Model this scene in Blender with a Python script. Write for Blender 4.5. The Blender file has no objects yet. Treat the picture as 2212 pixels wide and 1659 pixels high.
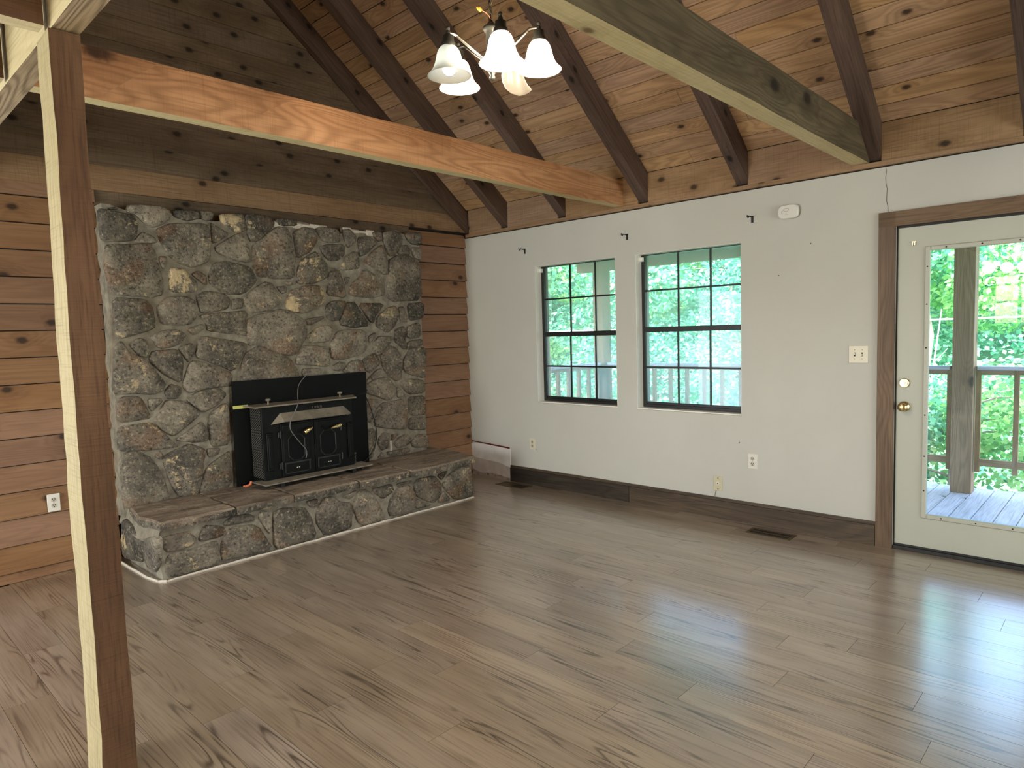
import bpy, bmesh, math, random
import numpy as np
from mathutils import Matrix, Vector, Quaternion
C = bpy.context.scene.collection
sc = bpy.context.scene
PI = math.pi
rnd = random.Random(7)

# ------------------------------------------------------------------ camera, sky, lights, exposure
cd = bpy.data.cameras.new('camera'); cam = bpy.data.objects.new('camera', cd); C.objects.link(cam)
R = ((0.6849, -0.7280, -0.0300), (0.0765, 0.0309, 0.9966), (0.7246, 0.6849, -0.0768))
cam.matrix_world = Matrix(((R[0][0], R[1][0], -R[2][0], -4.7887), (R[0][1], R[1][1], -R[2][1], -5.1408),
                           (R[0][2], R[1][2], -R[2][2], 1.4746), (0, 0, 0, 1)))
cd.sensor_fit = 'HORIZONTAL'; cd.sensor_width = 36; cd.lens = 1454.9 / 2212 * 36; cd.clip_start = 0.02; cd.clip_end = 300
sc.camera = cam
vs = sc.view_settings
sc.display_settings.display_device = 'sRGB'
vs.view_transform = 'Standard'; vs.look = 'None'; vs.gamma = 1; vs.use_curve_mapping = False; vs.exposure = 0.1
cy = sc.cycles
cy.use_denoising = True; cy.max_bounces = 8; cy.diffuse_bounces = 5; cy.glossy_bounces = 4; cy.transparent_max_bounces = 24
cy.transmission_bounces = 6; cy.caustics_reflective = False; cy.caustics_refractive = False
cy.sample_clamp_indirect = 6

world = bpy.data.worlds.new('sky'); sc.world = world; world.use_nodes = True
wn = world.node_tree; wn.nodes.clear()
wo = wn.nodes.new('ShaderNodeOutputWorld'); wb = wn.nodes.new('ShaderNodeBackground'); ws = wn.nodes.new('ShaderNodeTexSky')
ws.sky_type = 'NISHITA'; ws.sun_disc = False; ws.sun_elevation = math.radians(52); ws.sun_rotation = math.radians(250)
ws.air_density = 1.0; ws.dust_density = 3.0
wn.links.new(ws.outputs[0], wb.inputs[0]); wn.links.new(wb.outputs[0], wo.inputs[0]); wb.inputs[1].default_value = 2.2

def lamp(name, kind, loc, energy, col, rot=(0, 0, 0), size=None, sizey=None, rad=None, angle=None):
    d = bpy.data.lights.new(name, kind); d.energy = energy; d.color = col
    if size: d.shape = 'RECTANGLE'; d.size = size; d.size_y = sizey or size
    if rad is not None: d.shadow_soft_size = rad
    if angle is not None: d.angle = angle
    o = bpy.data.objects.new(name, d); C.objects.link(o); o.location = loc; o.rotation_euler = rot
    return o
# sun, high over the house from behind it, falls on the wooded slope only
s = lamp('sun', 'SUN', (-20, -8, 30), 17.0, (1, .96, .88), angle=math.radians(1.5))
s.rotation_euler = Vector((0.72, 0.28, -0.95)).to_track_quat('-Z', 'Y').to_euler()
# daylight through the kitchen window; added fills stand on the solid back, left and front walls
lamp('fill_back_wall', 'AREA', (-5.45, -.04, 1.05), 40, (0.74, 0.84, 1.0), (-PI / 2, 0, 0), 1.6, 1.95)  # added bluish fill light on the solid back wall; the assumed door is not built
lamp('daylight_kitchen_window', 'AREA', (-8.55, -4.0, 1.75), 22, (.86, 1, .56), (0, -PI / 2, 0), 1.3, 1.9)
lamp('fill_left_wall', 'AREA', (-8.15, -1.55, 1.15), 175, (.97, 1, .93), (0, -PI / 2, 0), 2.0, 1.9)  # added fill light on the solid left wall, no door there
lamp('fill_front_wall', 'AREA', (-2.6, -9.05, 1.25), 140, (.97, 1, .94), (PI / 2, 0, 0), 3.3, 2.3)  # added fill light on the solid wall behind the camera, no door there

# ------------------------------------------------------------------ object helpers
WM = {}
def link(o, parent=None, M=None):
    M = M or Matrix()
    C.objects.link(o)
    if parent is not None:
        o.parent = parent; o.matrix_parent_inverse = WM[parent.name].inverted()
    o.matrix_basis = M; WM[o.name] = M
    return o
def mesh(name, verts, faces, mats, parent=None, M=None, smooth=False, fm=None):
    me = bpy.data.meshes.new(name); me.from_pydata([tuple(v) for v in verts], [], faces)
    for m in (mats if isinstance(mats, (list, tuple)) else [mats]): me.materials.append(m)
    if fm: me.polygons.foreach_set('material_index', fm)
    if smooth: me.polygons.foreach_set('use_smooth', [True] * len(me.polygons))
    me.update()
    return link(bpy.data.objects.new(name, me), parent, M)
def thing(name, loc, label, cat, group=None, rz=0):
    o = bpy.data.objects.new(name, None); o.empty_display_size = .05
    link(o, None, Matrix.Translation(loc) @ Matrix.Rotation(rz, 4, 'Z'))
    return tag(o, label, cat, group)
def tag(o, label, cat, group=None):
    o['label'] = label; o['category'] = cat; o['kind'] = 'thing'
    if group: o['group'] = group
    return o
def struct(o): o['kind'] = 'structure'; return o
def stuff(o): o['kind'] = 'stuff'; return o

class MB:
    'collects simple solids into one mesh'
    def __init__(s): s.v = []; s.f = []; s.m = []
    def add(s, v, f, mi=0):
        n = len(s.v); s.v += [tuple(x) for x in v]; s.f += [tuple(i + n for i in q) for q in f]; s.m += [mi] * len(f); return s
    def box(s, a, b, mi=0, bev=0):
        x0, y0, z0 = [min(p, q) for p, q in zip(a, b)]; x1, y1, z1 = [max(p, q) for p, q in zip(a, b)]
        if not bev:
            v = [(x0,y0,z0),(x1,y0,z0),(x1,y1,z0),(x0,y1,z0),(x0,y0,z1),(x1,y0,z1),(x1,y1,z1),(x0,y1,z1)]
            return s.add(v, [(0,3,2,1),(4,5,6,7),(0,1,5,4),(1,2,6,5),(2,3,7,6),(3,0,4,7)], mi)
        bm = bmesh.new(); bmesh.ops.create_cube(bm, size=1)
        for w in bm.verts: w.co = Vector(((x0+x1)/2 + w.co.x*(x1-x0), (y0+y1)/2 + w.co.y*(y1-y0), (z0+z1)/2 + w.co.z*(z1-z0)))
        bmesh.ops.bevel(bm, geom=bm.edges[:], offset=bev, segments=1, affect='EDGES', profile=.5)
        bm.verts.index_update(); s.add([w.co for w in bm.verts], [[w.index for w in q.verts] for q in bm.faces], mi); bm.free(); return s
    def tube(s, pts, r, n=8, mi=0, cap=True):
        pts = [Vector(p) for p in pts]; rr = r if isinstance(r, (list, tuple)) else [r] * len(pts)
        v = []; f = []; up = None
        for i, p in enumerate(pts):
            t = (pts[min(i+1, len(pts)-1)] - pts[max(i-1, 0)]).normalized()
            if up is None: up = t.orthogonal().normalized()
            up = (up - t * up.dot(t)).normalized(); b = t.cross(up)
            for k in range(n):
                a = 2*PI*k/n; v.append(p + (up*math.cos(a) + b*math.sin(a)) * rr[i])
        for i in range(len(pts)-1):
            for k in range(n): f.append((i*n+k, i*n+(k+1)%n, (i+1)*n+(k+1)%n, (i+1)*n+k))
        if cap: f.append(tuple(range(n-1, -1, -1))); f.append(tuple((len(pts)-1)*n + k for k in range(n)))
        return s.add(v, f, mi)
    def lathe(s, prof, c, axis=(0,0,1), n=16, mi=0, close=False):
        q = Vector((0,0,1)).rotation_difference(Vector(axis)); v = []; f = []; c = Vector(c)
        for r, z in prof:
            for k in range(n):
                a = 2*PI*k/n; v.append(c + q @ Vector((r*math.cos(a), r*math.sin(a), z)))
        for i in range(len(prof)-1):
            for k in range(n): f.append((i*n+k, i*n+(k+1)%n, (i+1)*n+(k+1)%n, (i+1)*n+k))
        if close: f.append(tuple(range(n-1,-1,-1))); f.append(tuple((len(prof)-1)*n+k for k in range(n)))
        return s.add(v, f, mi)
    def prism(s, poly, z0, z1, M=None, mi=0, bev=0):
        'poly in local xy, extruded z0..z1; bev insets the top ring'
        n = len(poly); M = M or Matrix(); cx = sum(p[0] for p in poly)/n; cyy = sum(p[1] for p in poly)/n
        rings = [(poly, z0), (poly, z1 - bev*(1 if z1 > z0 else -1))] if bev else [(poly, z0), (poly, z1)]
        if bev:
            L = sum(math.hypot(p[0]-cx, p[1]-cyy) for p in poly)/n; k = 1 - bev/L
            rings.append(([(cx+(p[0]-cx)*k, cyy+(p[1]-cyy)*k) for p in poly], z1))
        v = [M @ Vector((p[0], p[1], z)) for q, z in rings for p in q]; f = []
        for i in range(len(rings)-1):
            for k in range(n): f.append((i*n+k, i*n+(k+1)%n, (i+1)*n+(k+1)%n, (i+1)*n+k))
        f.append(tuple(range(n-1,-1,-1))); f.append(tuple((len(rings)-1)*n+k for k in range(n)))
        return s.add(v, f, mi)
    def build(s, name, mats, parent=None, M=None, smooth=False):
        return mesh(name, s.v, s.f, mats, parent, M, smooth, s.m if isinstance(mats, (list, tuple)) else None)
def box(name, a, b, mat, parent=None, bev=0): return MB().box(a, b, 0, bev).build(name, mat, parent)
_cache = {}
def piece(name, size, M, mat, parent, bev=.0, key=None):
    'a board lying along its local X, centred; alike sizes share mesh data'
    k = (name, tuple(round(x, 3) for x in size), mat.name, key)
    if k not in _cache:
        l, w, t = [x/2 for x in size]; b = MB().box((-l,-w,-t), (l,w,t), 0, bev); me = bpy.data.meshes.new(name)
        me.from_pydata(b.v, [], b.f); me.materials.append(mat); me.update(); _cache[k] = me
    return link(bpy.data.objects.new(name, _cache[k]), parent, M)
def frame(o, x, y):
    'matrix with origin o, local X along x, local Y along y'
    x = Vector(x).normalized(); z = x.cross(Vector(y)).normalized(); y = z.cross(x)
    M = Matrix((x, y, z)).transposed().to_4x4(); M.translation = Vector(o); return M

# ------------------------------------------------------------------ materials
def rgb(r, g, b):
    'sRGB 0..255 to linear'
    f = lambda c: c/12.92 if c <= .04045 else ((c+.055)/1.055)**2.4
    return (f(r/255), f(g/255), f(b/255), 1)
class NT:
    def __init__(s, name):
        s.m = bpy.data.materials.new(name); s.m.use_nodes = True; s.t = s.m.node_tree; s.t.nodes.clear()
        s.out = s.n('ShaderNodeOutputMaterial')
    def n(s, typ, **kw):
        n = s.t.nodes.new(typ)
        for k, v in kw.items(): setattr(n, k, v)
        return n
    def set(s, sock, v):
        if hasattr(v, 'is_linked') or isinstance(v, bpy.types.NodeSocket): s.t.links.new(v, sock)
        elif v is not None: sock.default_value = v
    def math(s, op, a, b=None, c=None, clamp=False):
        n = s.n('ShaderNodeMath', operation=op, use_clamp=clamp)
        for i, x in enumerate((a, b, c)): s.set(n.inputs[i], x) if x is not None else 0
        return n.outputs[0]
    def vmath(s, op, a, b=None):
        n = s.n('ShaderNodeVectorMath', operation=op); s.set(n.inputs[0], a)
        if b is not None: s.set(n.inputs[1], b)
        return n.outputs[0]
    def noise(s, v, scale=1, detail=3, rough=.5, dist=0):
        n = s.n('ShaderNodeTexNoise'); s.set(n.inputs['Vector'], v); n.inputs['Scale'].default_value = scale
        n.inputs['Detail'].default_value = detail; n.inputs['Roughness'].default_value = rough; n.inputs['Distortion'].default_value = dist
        return n.outputs['Fac']
    def step(s, x, a, b):
        n = s.n('ShaderNodeMapRange', interpolation_type='SMOOTHSTEP'); s.set(n.inputs[0], x)
        n.inputs[1].default_value = a; n.inputs[2].default_value = b; return n.outputs[0]
    def mix(s, f, a, b, mode='MIX'):
        n = s.n('ShaderNodeMix', data_type='RGBA', blend_type=mode); s.set(n.inputs[0], f); s.set(n.inputs[6], a); s.set(n.inputs[7], b); return n.outputs[2]
    def ramp(s, f, stops):
        n = s.n('ShaderNodeValToRGB'); s.set(n.inputs[0], f); e = n.color_ramp.elements
        while len(e) < len(stops): e.new(.5)
        for x, (p, c) in zip(e, stops): x.position = p; x.color = c
        return n.outputs[0]
    def bump(s, h, strength=.3, dist=.01):
        n = s.n('ShaderNodeBump'); s.set(n.inputs['Height'], h); n.inputs['Strength'].default_value = strength; n.inputs['Distance'].default_value = dist; return n.outputs[0]
    def bsdf(s, col, rough=.6, bump=None, metal=0, spec=.5, **kw):
        n = s.n('ShaderNodeBsdfPrincipled'); s.set(n.inputs['Base Color'], col); s.set(n.inputs['Roughness'], rough)
        n.inputs['Metallic'].default_value = metal; n.inputs['Specular IOR Level'].default_value = spec
        if bump is not None: s.set(n.inputs['Normal'], bump)
        for k, v in kw.items(): s.set(n.inputs[k], v)
        s.t.links.new(n.outputs[0], s.out.inputs[0]); return s.m
    def coords(s, rand=True):
        tc = s.n('ShaderNodeTexCoord'); v = tc.outputs['Object']
        if rand:
            oi = s.n('ShaderNodeObjectInfo'); s.r = oi.outputs['Random']; cb = s.n('ShaderNodeCombineXYZ')
            for i, k in enumerate((37.1, 91.7, 53.3)): s.set(cb.inputs[i], s.math('MULTIPLY', s.r, k))
            v = s.vmath('ADD', v, cb.outputs[0])
        return v
def plain(name, col, rough=.5, metal=0, spec=.5, var=.06, scale=30, bump=0):
    t = NT(name); v = t.coords(); n = t.noise(v, scale, 4)
    c = t.mix(t.step(n, .3, .7), tuple(x*(1-var) for x in col[:3]) + (1,), tuple(min(1, x*(1+var)) for x in col[:3]) + (1,))
    return t.bsdf(c, rough, t.bump(n, bump, .004) if bump else None, metal, spec)
def wood(name, dark, mid, light, knotc, g=1.0, knots=.35, ks=1.0, rough=.65, spec=.3, var=.18, ring=.55, saw=0, bump=.25, stretch=.55, hue=.02, streak=.5, dirt=0, thin=0):
    'board along local X: cathedral grain (iso-lines of a stretched noise), fine streaks, knots'
    t = NT(name); v = t.coords()
    vs_ = t.vmath('MULTIPLY', v, (stretch*g, 5*g, 5*g))
    field = t.noise(vs_, 1, 2, .45, .35)
    sx = t.n('ShaderNodeSeparateXYZ'); t.set(sx.inputs[0], v); ck = t.n('ShaderNodeCombineXYZ')
    t.set(ck.inputs[0], t.math('MULTIPLY', sx.outputs[0], 3.6*ks)); t.set(ck.inputs[1], t.math('MULTIPLY', t.math('ADD', sx.outputs[1], sx.outputs[2]), 6*ks)); vk = ck.outputs[0]
    vo = t.n('ShaderNodeTexVoronoi', feature='F1', voronoi_dimensions='2D'); t.set(vo.inputs['Vector'], vk); vo.inputs['Scale'].default_value = 1
    sp = t.n('ShaderNodeSeparateColor'); t.set(sp.inputs[0], vo.outputs['Color'])
    gate = t.math('LESS_THAN', sp.outputs[0], knots)
    kd = t.math('ADD', vo.outputs['Distance'], t.math('MULTIPLY', t.noise(v, 60, 2), .05))
    near = t.math('MULTIPLY', gate, t.step(kd, .55, .05))
    phase = t.math('ADD', t.math('MULTIPLY', field, 120), t.math('MULTIPLY', near, 12))
    rings = t.math('POWER', t.math('ADD', t.math('MULTIPLY', t.math('SINE', phase), .5), .5), 1.6)
    if thin: rings = t.math('MULTIPLY', t.math('POWER', rings, thin), t.step(t.noise(t.vmath('MULTIPLY', v, (1.3, 9, 9)), 1, 3, .6), .42, .62))
    fine = t.noise(t.vmath('MULTIPLY', v, (3.2, 110, 110)), 1, 4, .65)
    broad = t.noise(t.vmath('MULTIPLY', v, (1.2, 6, 6)), 1, 3, .5)
    c = t.mix(t.step(broad, .3, .7), mid, light)
    c = t.mix(t.math('MULTIPLY', rings, ring), c, dark)
    c = t.mix(t.math('MULTIPLY', t.step(fine, .45, .7), streak), c, dark)
    knot = t.math('MULTIPLY', gate, t.step(kd, .17, .07))
    c = t.mix(t.math('MULTIPLY', near, .35), c, dark)
    c = t.mix(t.math('MULTIPLY', knot, .9), c, knotc)
    h = t.math('ADD', t.math('MULTIPLY', rings, -.4), t.math('MULTIPLY', fine, .8))
    if saw:
        w = t.noise(t.vmath('MULTIPLY', v, (130, 3, 3)), 1, 3, .7)
        c = t.mix(t.math('MULTIPLY', t.step(w, .5, .75), saw), c, dark); h = t.math('ADD', h, t.math('MULTIPLY', w, 1.2))
    if dirt:
        dn = t.step(t.noise(t.vmath('MULTIPLY', v, (1.4, 3, 3)), 1, 4, .6), .5, .8); c = t.mix(t.math('MULTIPLY', dn, dirt), c, tuple(x*.35 for x in dark[:3]) + (1,))
    hs = t.n('ShaderNodeHueSaturation'); t.set(hs.inputs['Color'], c)
    r2 = t.math('FRACT', t.math('MULTIPLY', t.r, 17.3))
    t.set(hs.inputs['Value'], t.math('ADD', 1 - var, t.math('MULTIPLY', t.r, 2*var)))
    t.set(hs.inputs['Hue'], t.math('ADD', .5 - hue/2, t.math('MULTIPLY', r2, hue)))
    t.set(hs.inputs['Saturation'], t.math('ADD', .9, t.math('MULTIPLY', r2, .2)))
    return t.bsdf(hs.outputs[0], rough, t.bump(h, bump, .003), 0, spec)
def dk(c, k): return tuple(x*k for x in c[:3]) + (1,)
M_SIDING = wood('siding_wood', rgb(96,66,46), rgb(136,102,76), rgb(150,116,88), rgb(46,33,25), knots=.30, ks=.9, rough=.62, var=.10, ring=.2, streak=.3, hue=.008)
M_GABLE = wood('gable_wood', rgb(76,63,50), rgb(116,98,78), rgb(134,115,94), rgb(36,29,23), knots=.5, ks=.9, rough=.75, var=.12, ring=.16, saw=.45, dirt=.3, hue=.008)
M_FRIEZE = wood('frieze_wood', rgb(104,80,58), rgb(152,122,93), rgb(170,140,110), rgb(46,34,26), knots=.4, ks=.9, rough=.75, var=.08, ring=.16, saw=.4, hue=.008)
M_CEIL = wood('ceiling_wood', rgb(112,82,58), rgb(176,142,108), rgb(194,160,126), rgb(34,25,19), knots=.40, ks=1.0, rough=.6, var=.11, ring=.34, streak=.3, dirt=.2, hue=.01)
M_RAFTER = wood('rafter_wood', rgb(46,36,30), rgb(86,68,57), rgb(104,84,71), rgb(24,18,15), knots=.3, rough=.75, var=.1, ring=.2, streak=.6, hue=.008)
M_BEAMO = wood('orange_beam_wood', rgb(122,82,56), rgb(184,136,102), rgb(204,158,122), rgb(52,34,24), knots=.3, ks=.45, rough=.65, var=.04, ring=.4, streak=.35, saw=.25, hue=.005)
M_BEAMD = wood('brown_beam_wood', rgb(54,47,36), rgb(96,85,66), rgb(116,105,82), rgb(30,26,21), knots=.4, ks=.5, rough=.7, var=.04, ring=.35, streak=.5, dirt=.5, hue=.005)
M_BEAMW = wood('weathered_beam_wood', rgb(96,78,54), rgb(164,142,108), rgb(182,160,126), rgb(60,46,32), knots=.3, ks=.6, rough=.8, var=.03, ring=.6, streak=.45, bump=.5, hue=.005)
M_LITFACE = wood('lit_face_wood', rgb(146,128,90), rgb(204,188,144), rgb(216,202,160), rgb(110,86,60), knots=.08, rough=.75, var=.04, ring=.12, streak=.35, saw=.3, hue=.005)  # light on beam undersides and the loft beam side, put into the colour
M_POSTLIT = wood('lit_post_side', rgb(120,104,72), rgb(174,160,118), rgb(186,172,132), rgb(100,80,54), knots=.05, rough=.8, var=.02, ring=.12, streak=.45, saw=.35, bump=.5, hue=.005)  # light from the left on the post side, put into the colour
M_POST = wood('post_wood', rgb(56,37,23), rgb(94,66,42), rgb(112,82,55), rgb(34,23,16), knots=.12, ks=.7, rough=.75, var=.04, ring=.22, streak=.55, saw=.25, bump=.55, hue=.005)
M_TRIM = wood('stained_trim_wood', rgb(66,50,38), rgb(110,89,69), rgb(130,106,82), rgb(40,30,23), knots=.06, rough=.5, var=.08, ring=.3, streak=.45, hue=.008)
M_BASE = wood('baseboard_wood', rgb(40,34,28), rgb(80,67,55), rgb(100,86,71), rgb(30,24,20), knots=.0, rough=.45, var=.1, ring=.35, streak=.5, hue=.008)
M_FLOOR = wood('vinyl_plank', rgb(74,62,51), rgb(140,124,107), rgb(162,146,128), rgb(84,71,59), g=1.7, knots=.0, ks=.8, rough=.29, spec=1.0, var=.08, ring=.95, streak=.42, hue=.008, stretch=.25, bump=.14, thin=3.2)
M_FLOOR.node_tree.nodes['Principled BSDF'].inputs['Coat Weight'].default_value = 1.0; M_FLOOR.node_tree.nodes['Principled BSDF'].inputs['Coat Roughness'].default_value = .22; M_FLOOR.node_tree.nodes['Principled BSDF'].inputs['Coat IOR'].default_value = 1.7
M_DECK = wood('deck_wood', rgb(126,128,134), rgb(198,196,210), rgb(214,212,226), rgb(80,80,80), knots=.1, rough=.7, var=.05, ring=.2)
M_PORCH = wood('porch_wood', rgb(96,72,46), rgb(152,118,80), rgb(172,138,98), rgb(60,46,32), knots=.25, ks=.6, rough=.8, var=.06, ring=.3)
M_GAP = plain('shadow_gap', rgb(30,24,20), .9, var=.1)
M_PAINT = plain('wall_paint', rgb(203,203,196), .75, spec=.25, var=.015, scale=3, bump=.0)
M_DOOR = plain('door_paint', rgb(188,191,178), .45, var=.015, scale=4)
M_DRY = plain('bare_drywall', rgb(238,238,238), .9, var=.06, scale=9)
M_WHITE = plain('white_plastic', rgb(228,226,218), .35, var=.01)
M_IVORY = plain('ivory_plastic', rgb(224,218,196), .35, var=.01)
M_LIMEIV = plain('aged_plastic', rgb(206,200,170), .4, var=.02)
M_SLOT = plain('dark_slot', rgb(24,22,20), .6)
M_BLACK = plain('black_steel', rgb(14,17,16), .45, .0, .14, var=.3, scale=14)
M_PANEL = plain('black_panel', rgb(9,11,11), .45, 0, .12, var=.2, scale=6)
M_DUSTY = plain('dusty_steel', rgb(126,118,104), .75, var=.25, scale=12)
M_WINFR = plain('black_window_frame', rgb(26,27,27), .4)
M_BRASS = plain('brass', rgb(224,204,150), .24, 1, .5)
M_NICKEL = plain('brushed_nickel', rgb(170,160,144), .32, 1)
M_DARKMET = plain('aged_metal', rgb(82,80,72), .45, .8)
M_BRONZE = plain('register_bronze', rgb(92,78,56), .5, .5)
M_CAULK = plain('caulk', rgb(216,208,196), .8, var=.08, scale=60)
M_RED = plain('dark_red_paint', rgb(96,24,22), .7)
M_CORD = plain('black_rubber', rgb(20,20,20), .5)
M_WIRE = plain('grey_wire', rgb(112,110,106), .5)
M_LIME = plain('lime_tape', rgb(206,208,120), .6)
M_ORANGE = plain('orange_foam', rgb(244,140,100), .7)
M_YEL = plain('yellow_cap', rgb(232,168,56), .5)

def glass(name, tint=(1,1,1,1), haze=.1):
    'clear pane with fresnel reflection and a translucent haze put in to wash out the view'
    t = NT(name); tr = t.n('ShaderNodeBsdfTransparent'); tr.inputs[0].default_value = tint
    gl = t.n('ShaderNodeBsdfGlossy'); gl.inputs['Roughness'].default_value = .0
    fr = t.n('ShaderNodeFresnel'); fr.inputs[0].default_value = 1.5
    mx = t.n('ShaderNodeMixShader'); t.set(mx.inputs[0], t.math('MULTIPLY', fr.outputs[0], 1.8, clamp=True)); tl = t.n('ShaderNodeBsdfTranslucent'); tl.inputs[0].default_value = (.92, 1, .97, 1); mh = t.n('ShaderNodeMixShader'); mh.inputs[0].default_value = haze; t.set(mh.inputs[1], tr.outputs[0]); t.set(mh.inputs[2], tl.outputs[0]); t.set(mx.inputs[1], mh.outputs[0]); t.set(mx.inputs[2], gl.outputs[0])
    t.t.links.new(mx.outputs[0], t.out.inputs[0]); return t.m
M_GLASS = glass('window_glass', (.97, 1, .985, 1), .34)
M_DGLASS = glass('door_glass', (.98, 1, .99, 1), .025)

def stone_mat():
    t = NT('fieldstone'); v = t.coords(); at = t.n('ShaderNodeAttribute', attribute_type='OBJECT', attribute_name='tone'); al = t.n('ShaderNodeAttribute', attribute_type='OBJECT', attribute_name='lichen')
    n1 = t.noise(v, 9, 6, .6); n2 = t.noise(v, 3.2, 3, .5); n3 = t.noise(v, 55, 4, .65)
    k = t.math('ADD', t.math('ADD', t.math('MULTIPLY', n1, .55), t.math('MULTIPLY', n2, .45)), t.math('MULTIPLY', at.outputs['Fac'], .16))
    c = t.ramp(k, [(.26, rgb(48,47,45)), (.40, rgb(88,84,77)), (.53, rgb(120,113,102)), (.66, rgb(150,142,127)), (.8, rgb(178,166,145))])
    warm = t.step(t.noise(v, 4.3, 3), .52, .68); c = t.mix(t.math('MULTIPLY', warm, .35), c, rgb(128,88,58))
    grn = t.step(t.noise(v, 6.1, 2), .55, .7); c = t.mix(t.math('MULTIPLY', grn, .2), c, rgb(100,102,72))
    c = t.mix(t.math('MULTIPLY', t.step(n3, .54, .66), .7), c, rgb(34,32,29))
    c = t.mix(t.math('MULTIPLY', t.step(n3, .45, .33), .5), c, rgb(188,176,150))
    pl = t.noise(v, 7.7, 6, .75, .4)
    lm = t.step(t.math('ADD', pl, t.math('MULTIPLY', al.outputs['Fac'], .14)), .645, .69)
    lm = t.math('MULTIPLY', lm, t.math('ADD', .55, t.math('MULTIPLY', t.step(n3, .35, .6), .45)))
    c = t.mix(lm, c, rgb(198,178,140))
    h = t.math('ADD', t.math('MULTIPLY', n1, 1), t.math('ADD', t.math('MULTIPLY', n3, .5), t.math('MULTIPLY', t.noise(v, 22, 4, .6), .6)))
    return t.bsdf(c, .85, t.bump(h, .9, .014), 0, .25)
M_STONE = stone_mat()
def mortar_mat():
    t = NT('mortar'); v = t.coords(False); n1 = t.noise(v, 14, 5, .6); n2 = t.noise(v, 2.5, 3)
    c = t.ramp(n1, [(.3, rgb(112,108,98)), (.5, rgb(142,137,124)), (.7, rgb(164,158,143))]); c = t.mix(t.math('MULTIPLY', t.step(n2, .5, .7), .3), c, rgb(116,98,76))
    return t.bsdf(c, .95, t.bump(t.noise(v, 45, 4, .7), .6, .008), 0, .2)
M_MORTAR = mortar_mat()
def slab_mat():
    t = NT('hearth_slate'); v = t.coords(); n1 = t.noise(t.vmath('MULTIPLY', v, (3, 14, 40)), 1, 6, .65); n3 = t.noise(v, 50, 4, .6)
    c = t.ramp(n1, [(.3, rgb(84,73,62)), (.5, rgb(132,118,103)), (.7, rgb(162,148,131))]); c = t.mix(t.math('MULTIPLY', t.step(n3, .52, .7), .5), c, rgb(50,44,36))
    return t.bsdf(c, .8, t.bump(t.math('ADD', n1, t.math('MULTIPLY', n3, .4)), .7, .012), 0, .3)
M_SLAB = slab_mat()

# ------------------------------------------------------------------ setting: floor
RY0, RY1, RX0 = 0.0, -9.1, -8.2
floor = struct(box('floor', (RX0-.15, RY1-.15, -.30), (.02, .02, -.0045), M_GAP))
fl2 = box('underlay', (RX0, RY1, -.0044), (-5.6, 0, -.0012), M_FLOOR, floor)
box('underlay', (-5.6, RY1, -.0044), (0, -5.75, -.0012), M_FLOOR, floor)
PW, PL = .166, 1.22
row = 0; x = -.004
while x > -5.6:
    y = -.004 + (.0, -.53, -.24, -.83, -.4, -1.0, -.12, -.66)[row % 8] * 1.0 + rnd.uniform(-.05, .05)
    y0 = -.002; first = True; yy = y0 if y > -.02 else y
    segs = []
    if y < -.05: segs.append((y0, y)); yy = y
    while yy > -5.75: segs.append((yy, max(yy - PL, -5.75))); yy -= PL
    for a, b in segs:
        if a - b < .05: continue
        Mx = frame((x - PW/2, (a+b)/2, -.004), (0, 1, 0), (1, 0, 0))
        o = piece('floor_plank', (a-b-.0014, PW-.0014, .008), Mx, M_FLOOR, floor, key=round(a-b, 3))
    x -= PW; row += 1

# ------------------------------------------------------------------ setting: back wall of bevel siding
def slope_x(z, off=0): return -(z - 2.70 - off) / .79
def pt_poly(name, pts, y0, y1, mat, parent):
    n = len(pts); v = [(a, y0, b) for a, b in pts] + [(a, y1, b) for a, b in pts]
    f = [tuple(range(n)), tuple(range(2*n-1, n-1, -1))] + [(i, i+n, (i+1) % n + n, (i+1) % n) for i in range(n)]
    return mesh(name, v, f, mat, parent)
RIDGE = 2.70 + .79*4.116
wb_ = struct(mesh('wall_back', *(lambda b: (b.v, b.f))(MB().box((-4.25, .005, -.2), (.16, .16, 2.6)).box((RX0-.15, .005, -.2), (-4.25, .16, 2.6)).box((RX0-.15, .005, 2.6), (.16, .16, 6.2))), M_GAP))
def siding(x0, x1, zb, h=.168, mat=None, name='siding_board', proud=.022):
    'one bevel board: butt edge proud at the bottom, feathered under the next one'
    L = x1 - x0; M = frame(((x0+x1)/2, 0, zb), (1, 0, 0), (0, 0, 1))   # local z points to -Y (into the room)
    k = (name, round(L, 3), round(h, 3), mat.name)
    if k not in _cache:
        a = L/2; hh = h - (.007 if mat is M_SIDING else -.02)
        v = [(-a,0,0),(a,0,0),(a,0,proud),(-a,0,proud),(-a,hh,0),(a,hh,0),(a,hh,.004),(-a,hh,.004)]
        me = bpy.data.meshes.new(name); me.from_pydata(v, [], [(0,3,2,1),(4,5,6,7),(3,7,6,2),(0,1,5,4),(1,2,6,5),(0,4,7,3)]); me.materials.append(mat); me.update(); _cache[k] = me
    return link(bpy.data.objects.new(name, _cache[k]), wb_, M)
S = .168
z = 2.0824 + 2*S
while z > -.16:
    zb = max(z, .002); h = S if z > 0 else S + z - .002
    siding(-4.25, -3.352, zb, h, M_SIDING); z -= S
z = 1.339 + 6*S
while z > -.16:
    siding(-.716, -.001, max(z, .002), (S if z < 2.3 else 2.5 - z - .02) + min(0, z - .002), M_SIDING); z -= S
z = 2.499
siding(-8.2, -.001, z, .170, M_FRIEZE, 'frieze_board', .034)
z = 2.669; i = 0
while z < 5.7:
    xr = min(-.002, slope_x(z) + .02); xl = max(-8.2, -8.232 - slope_x(z) - .02)
    siding(xl, xr, z, S, M_GABLE, 'gable_board', .02); z += S
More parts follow.
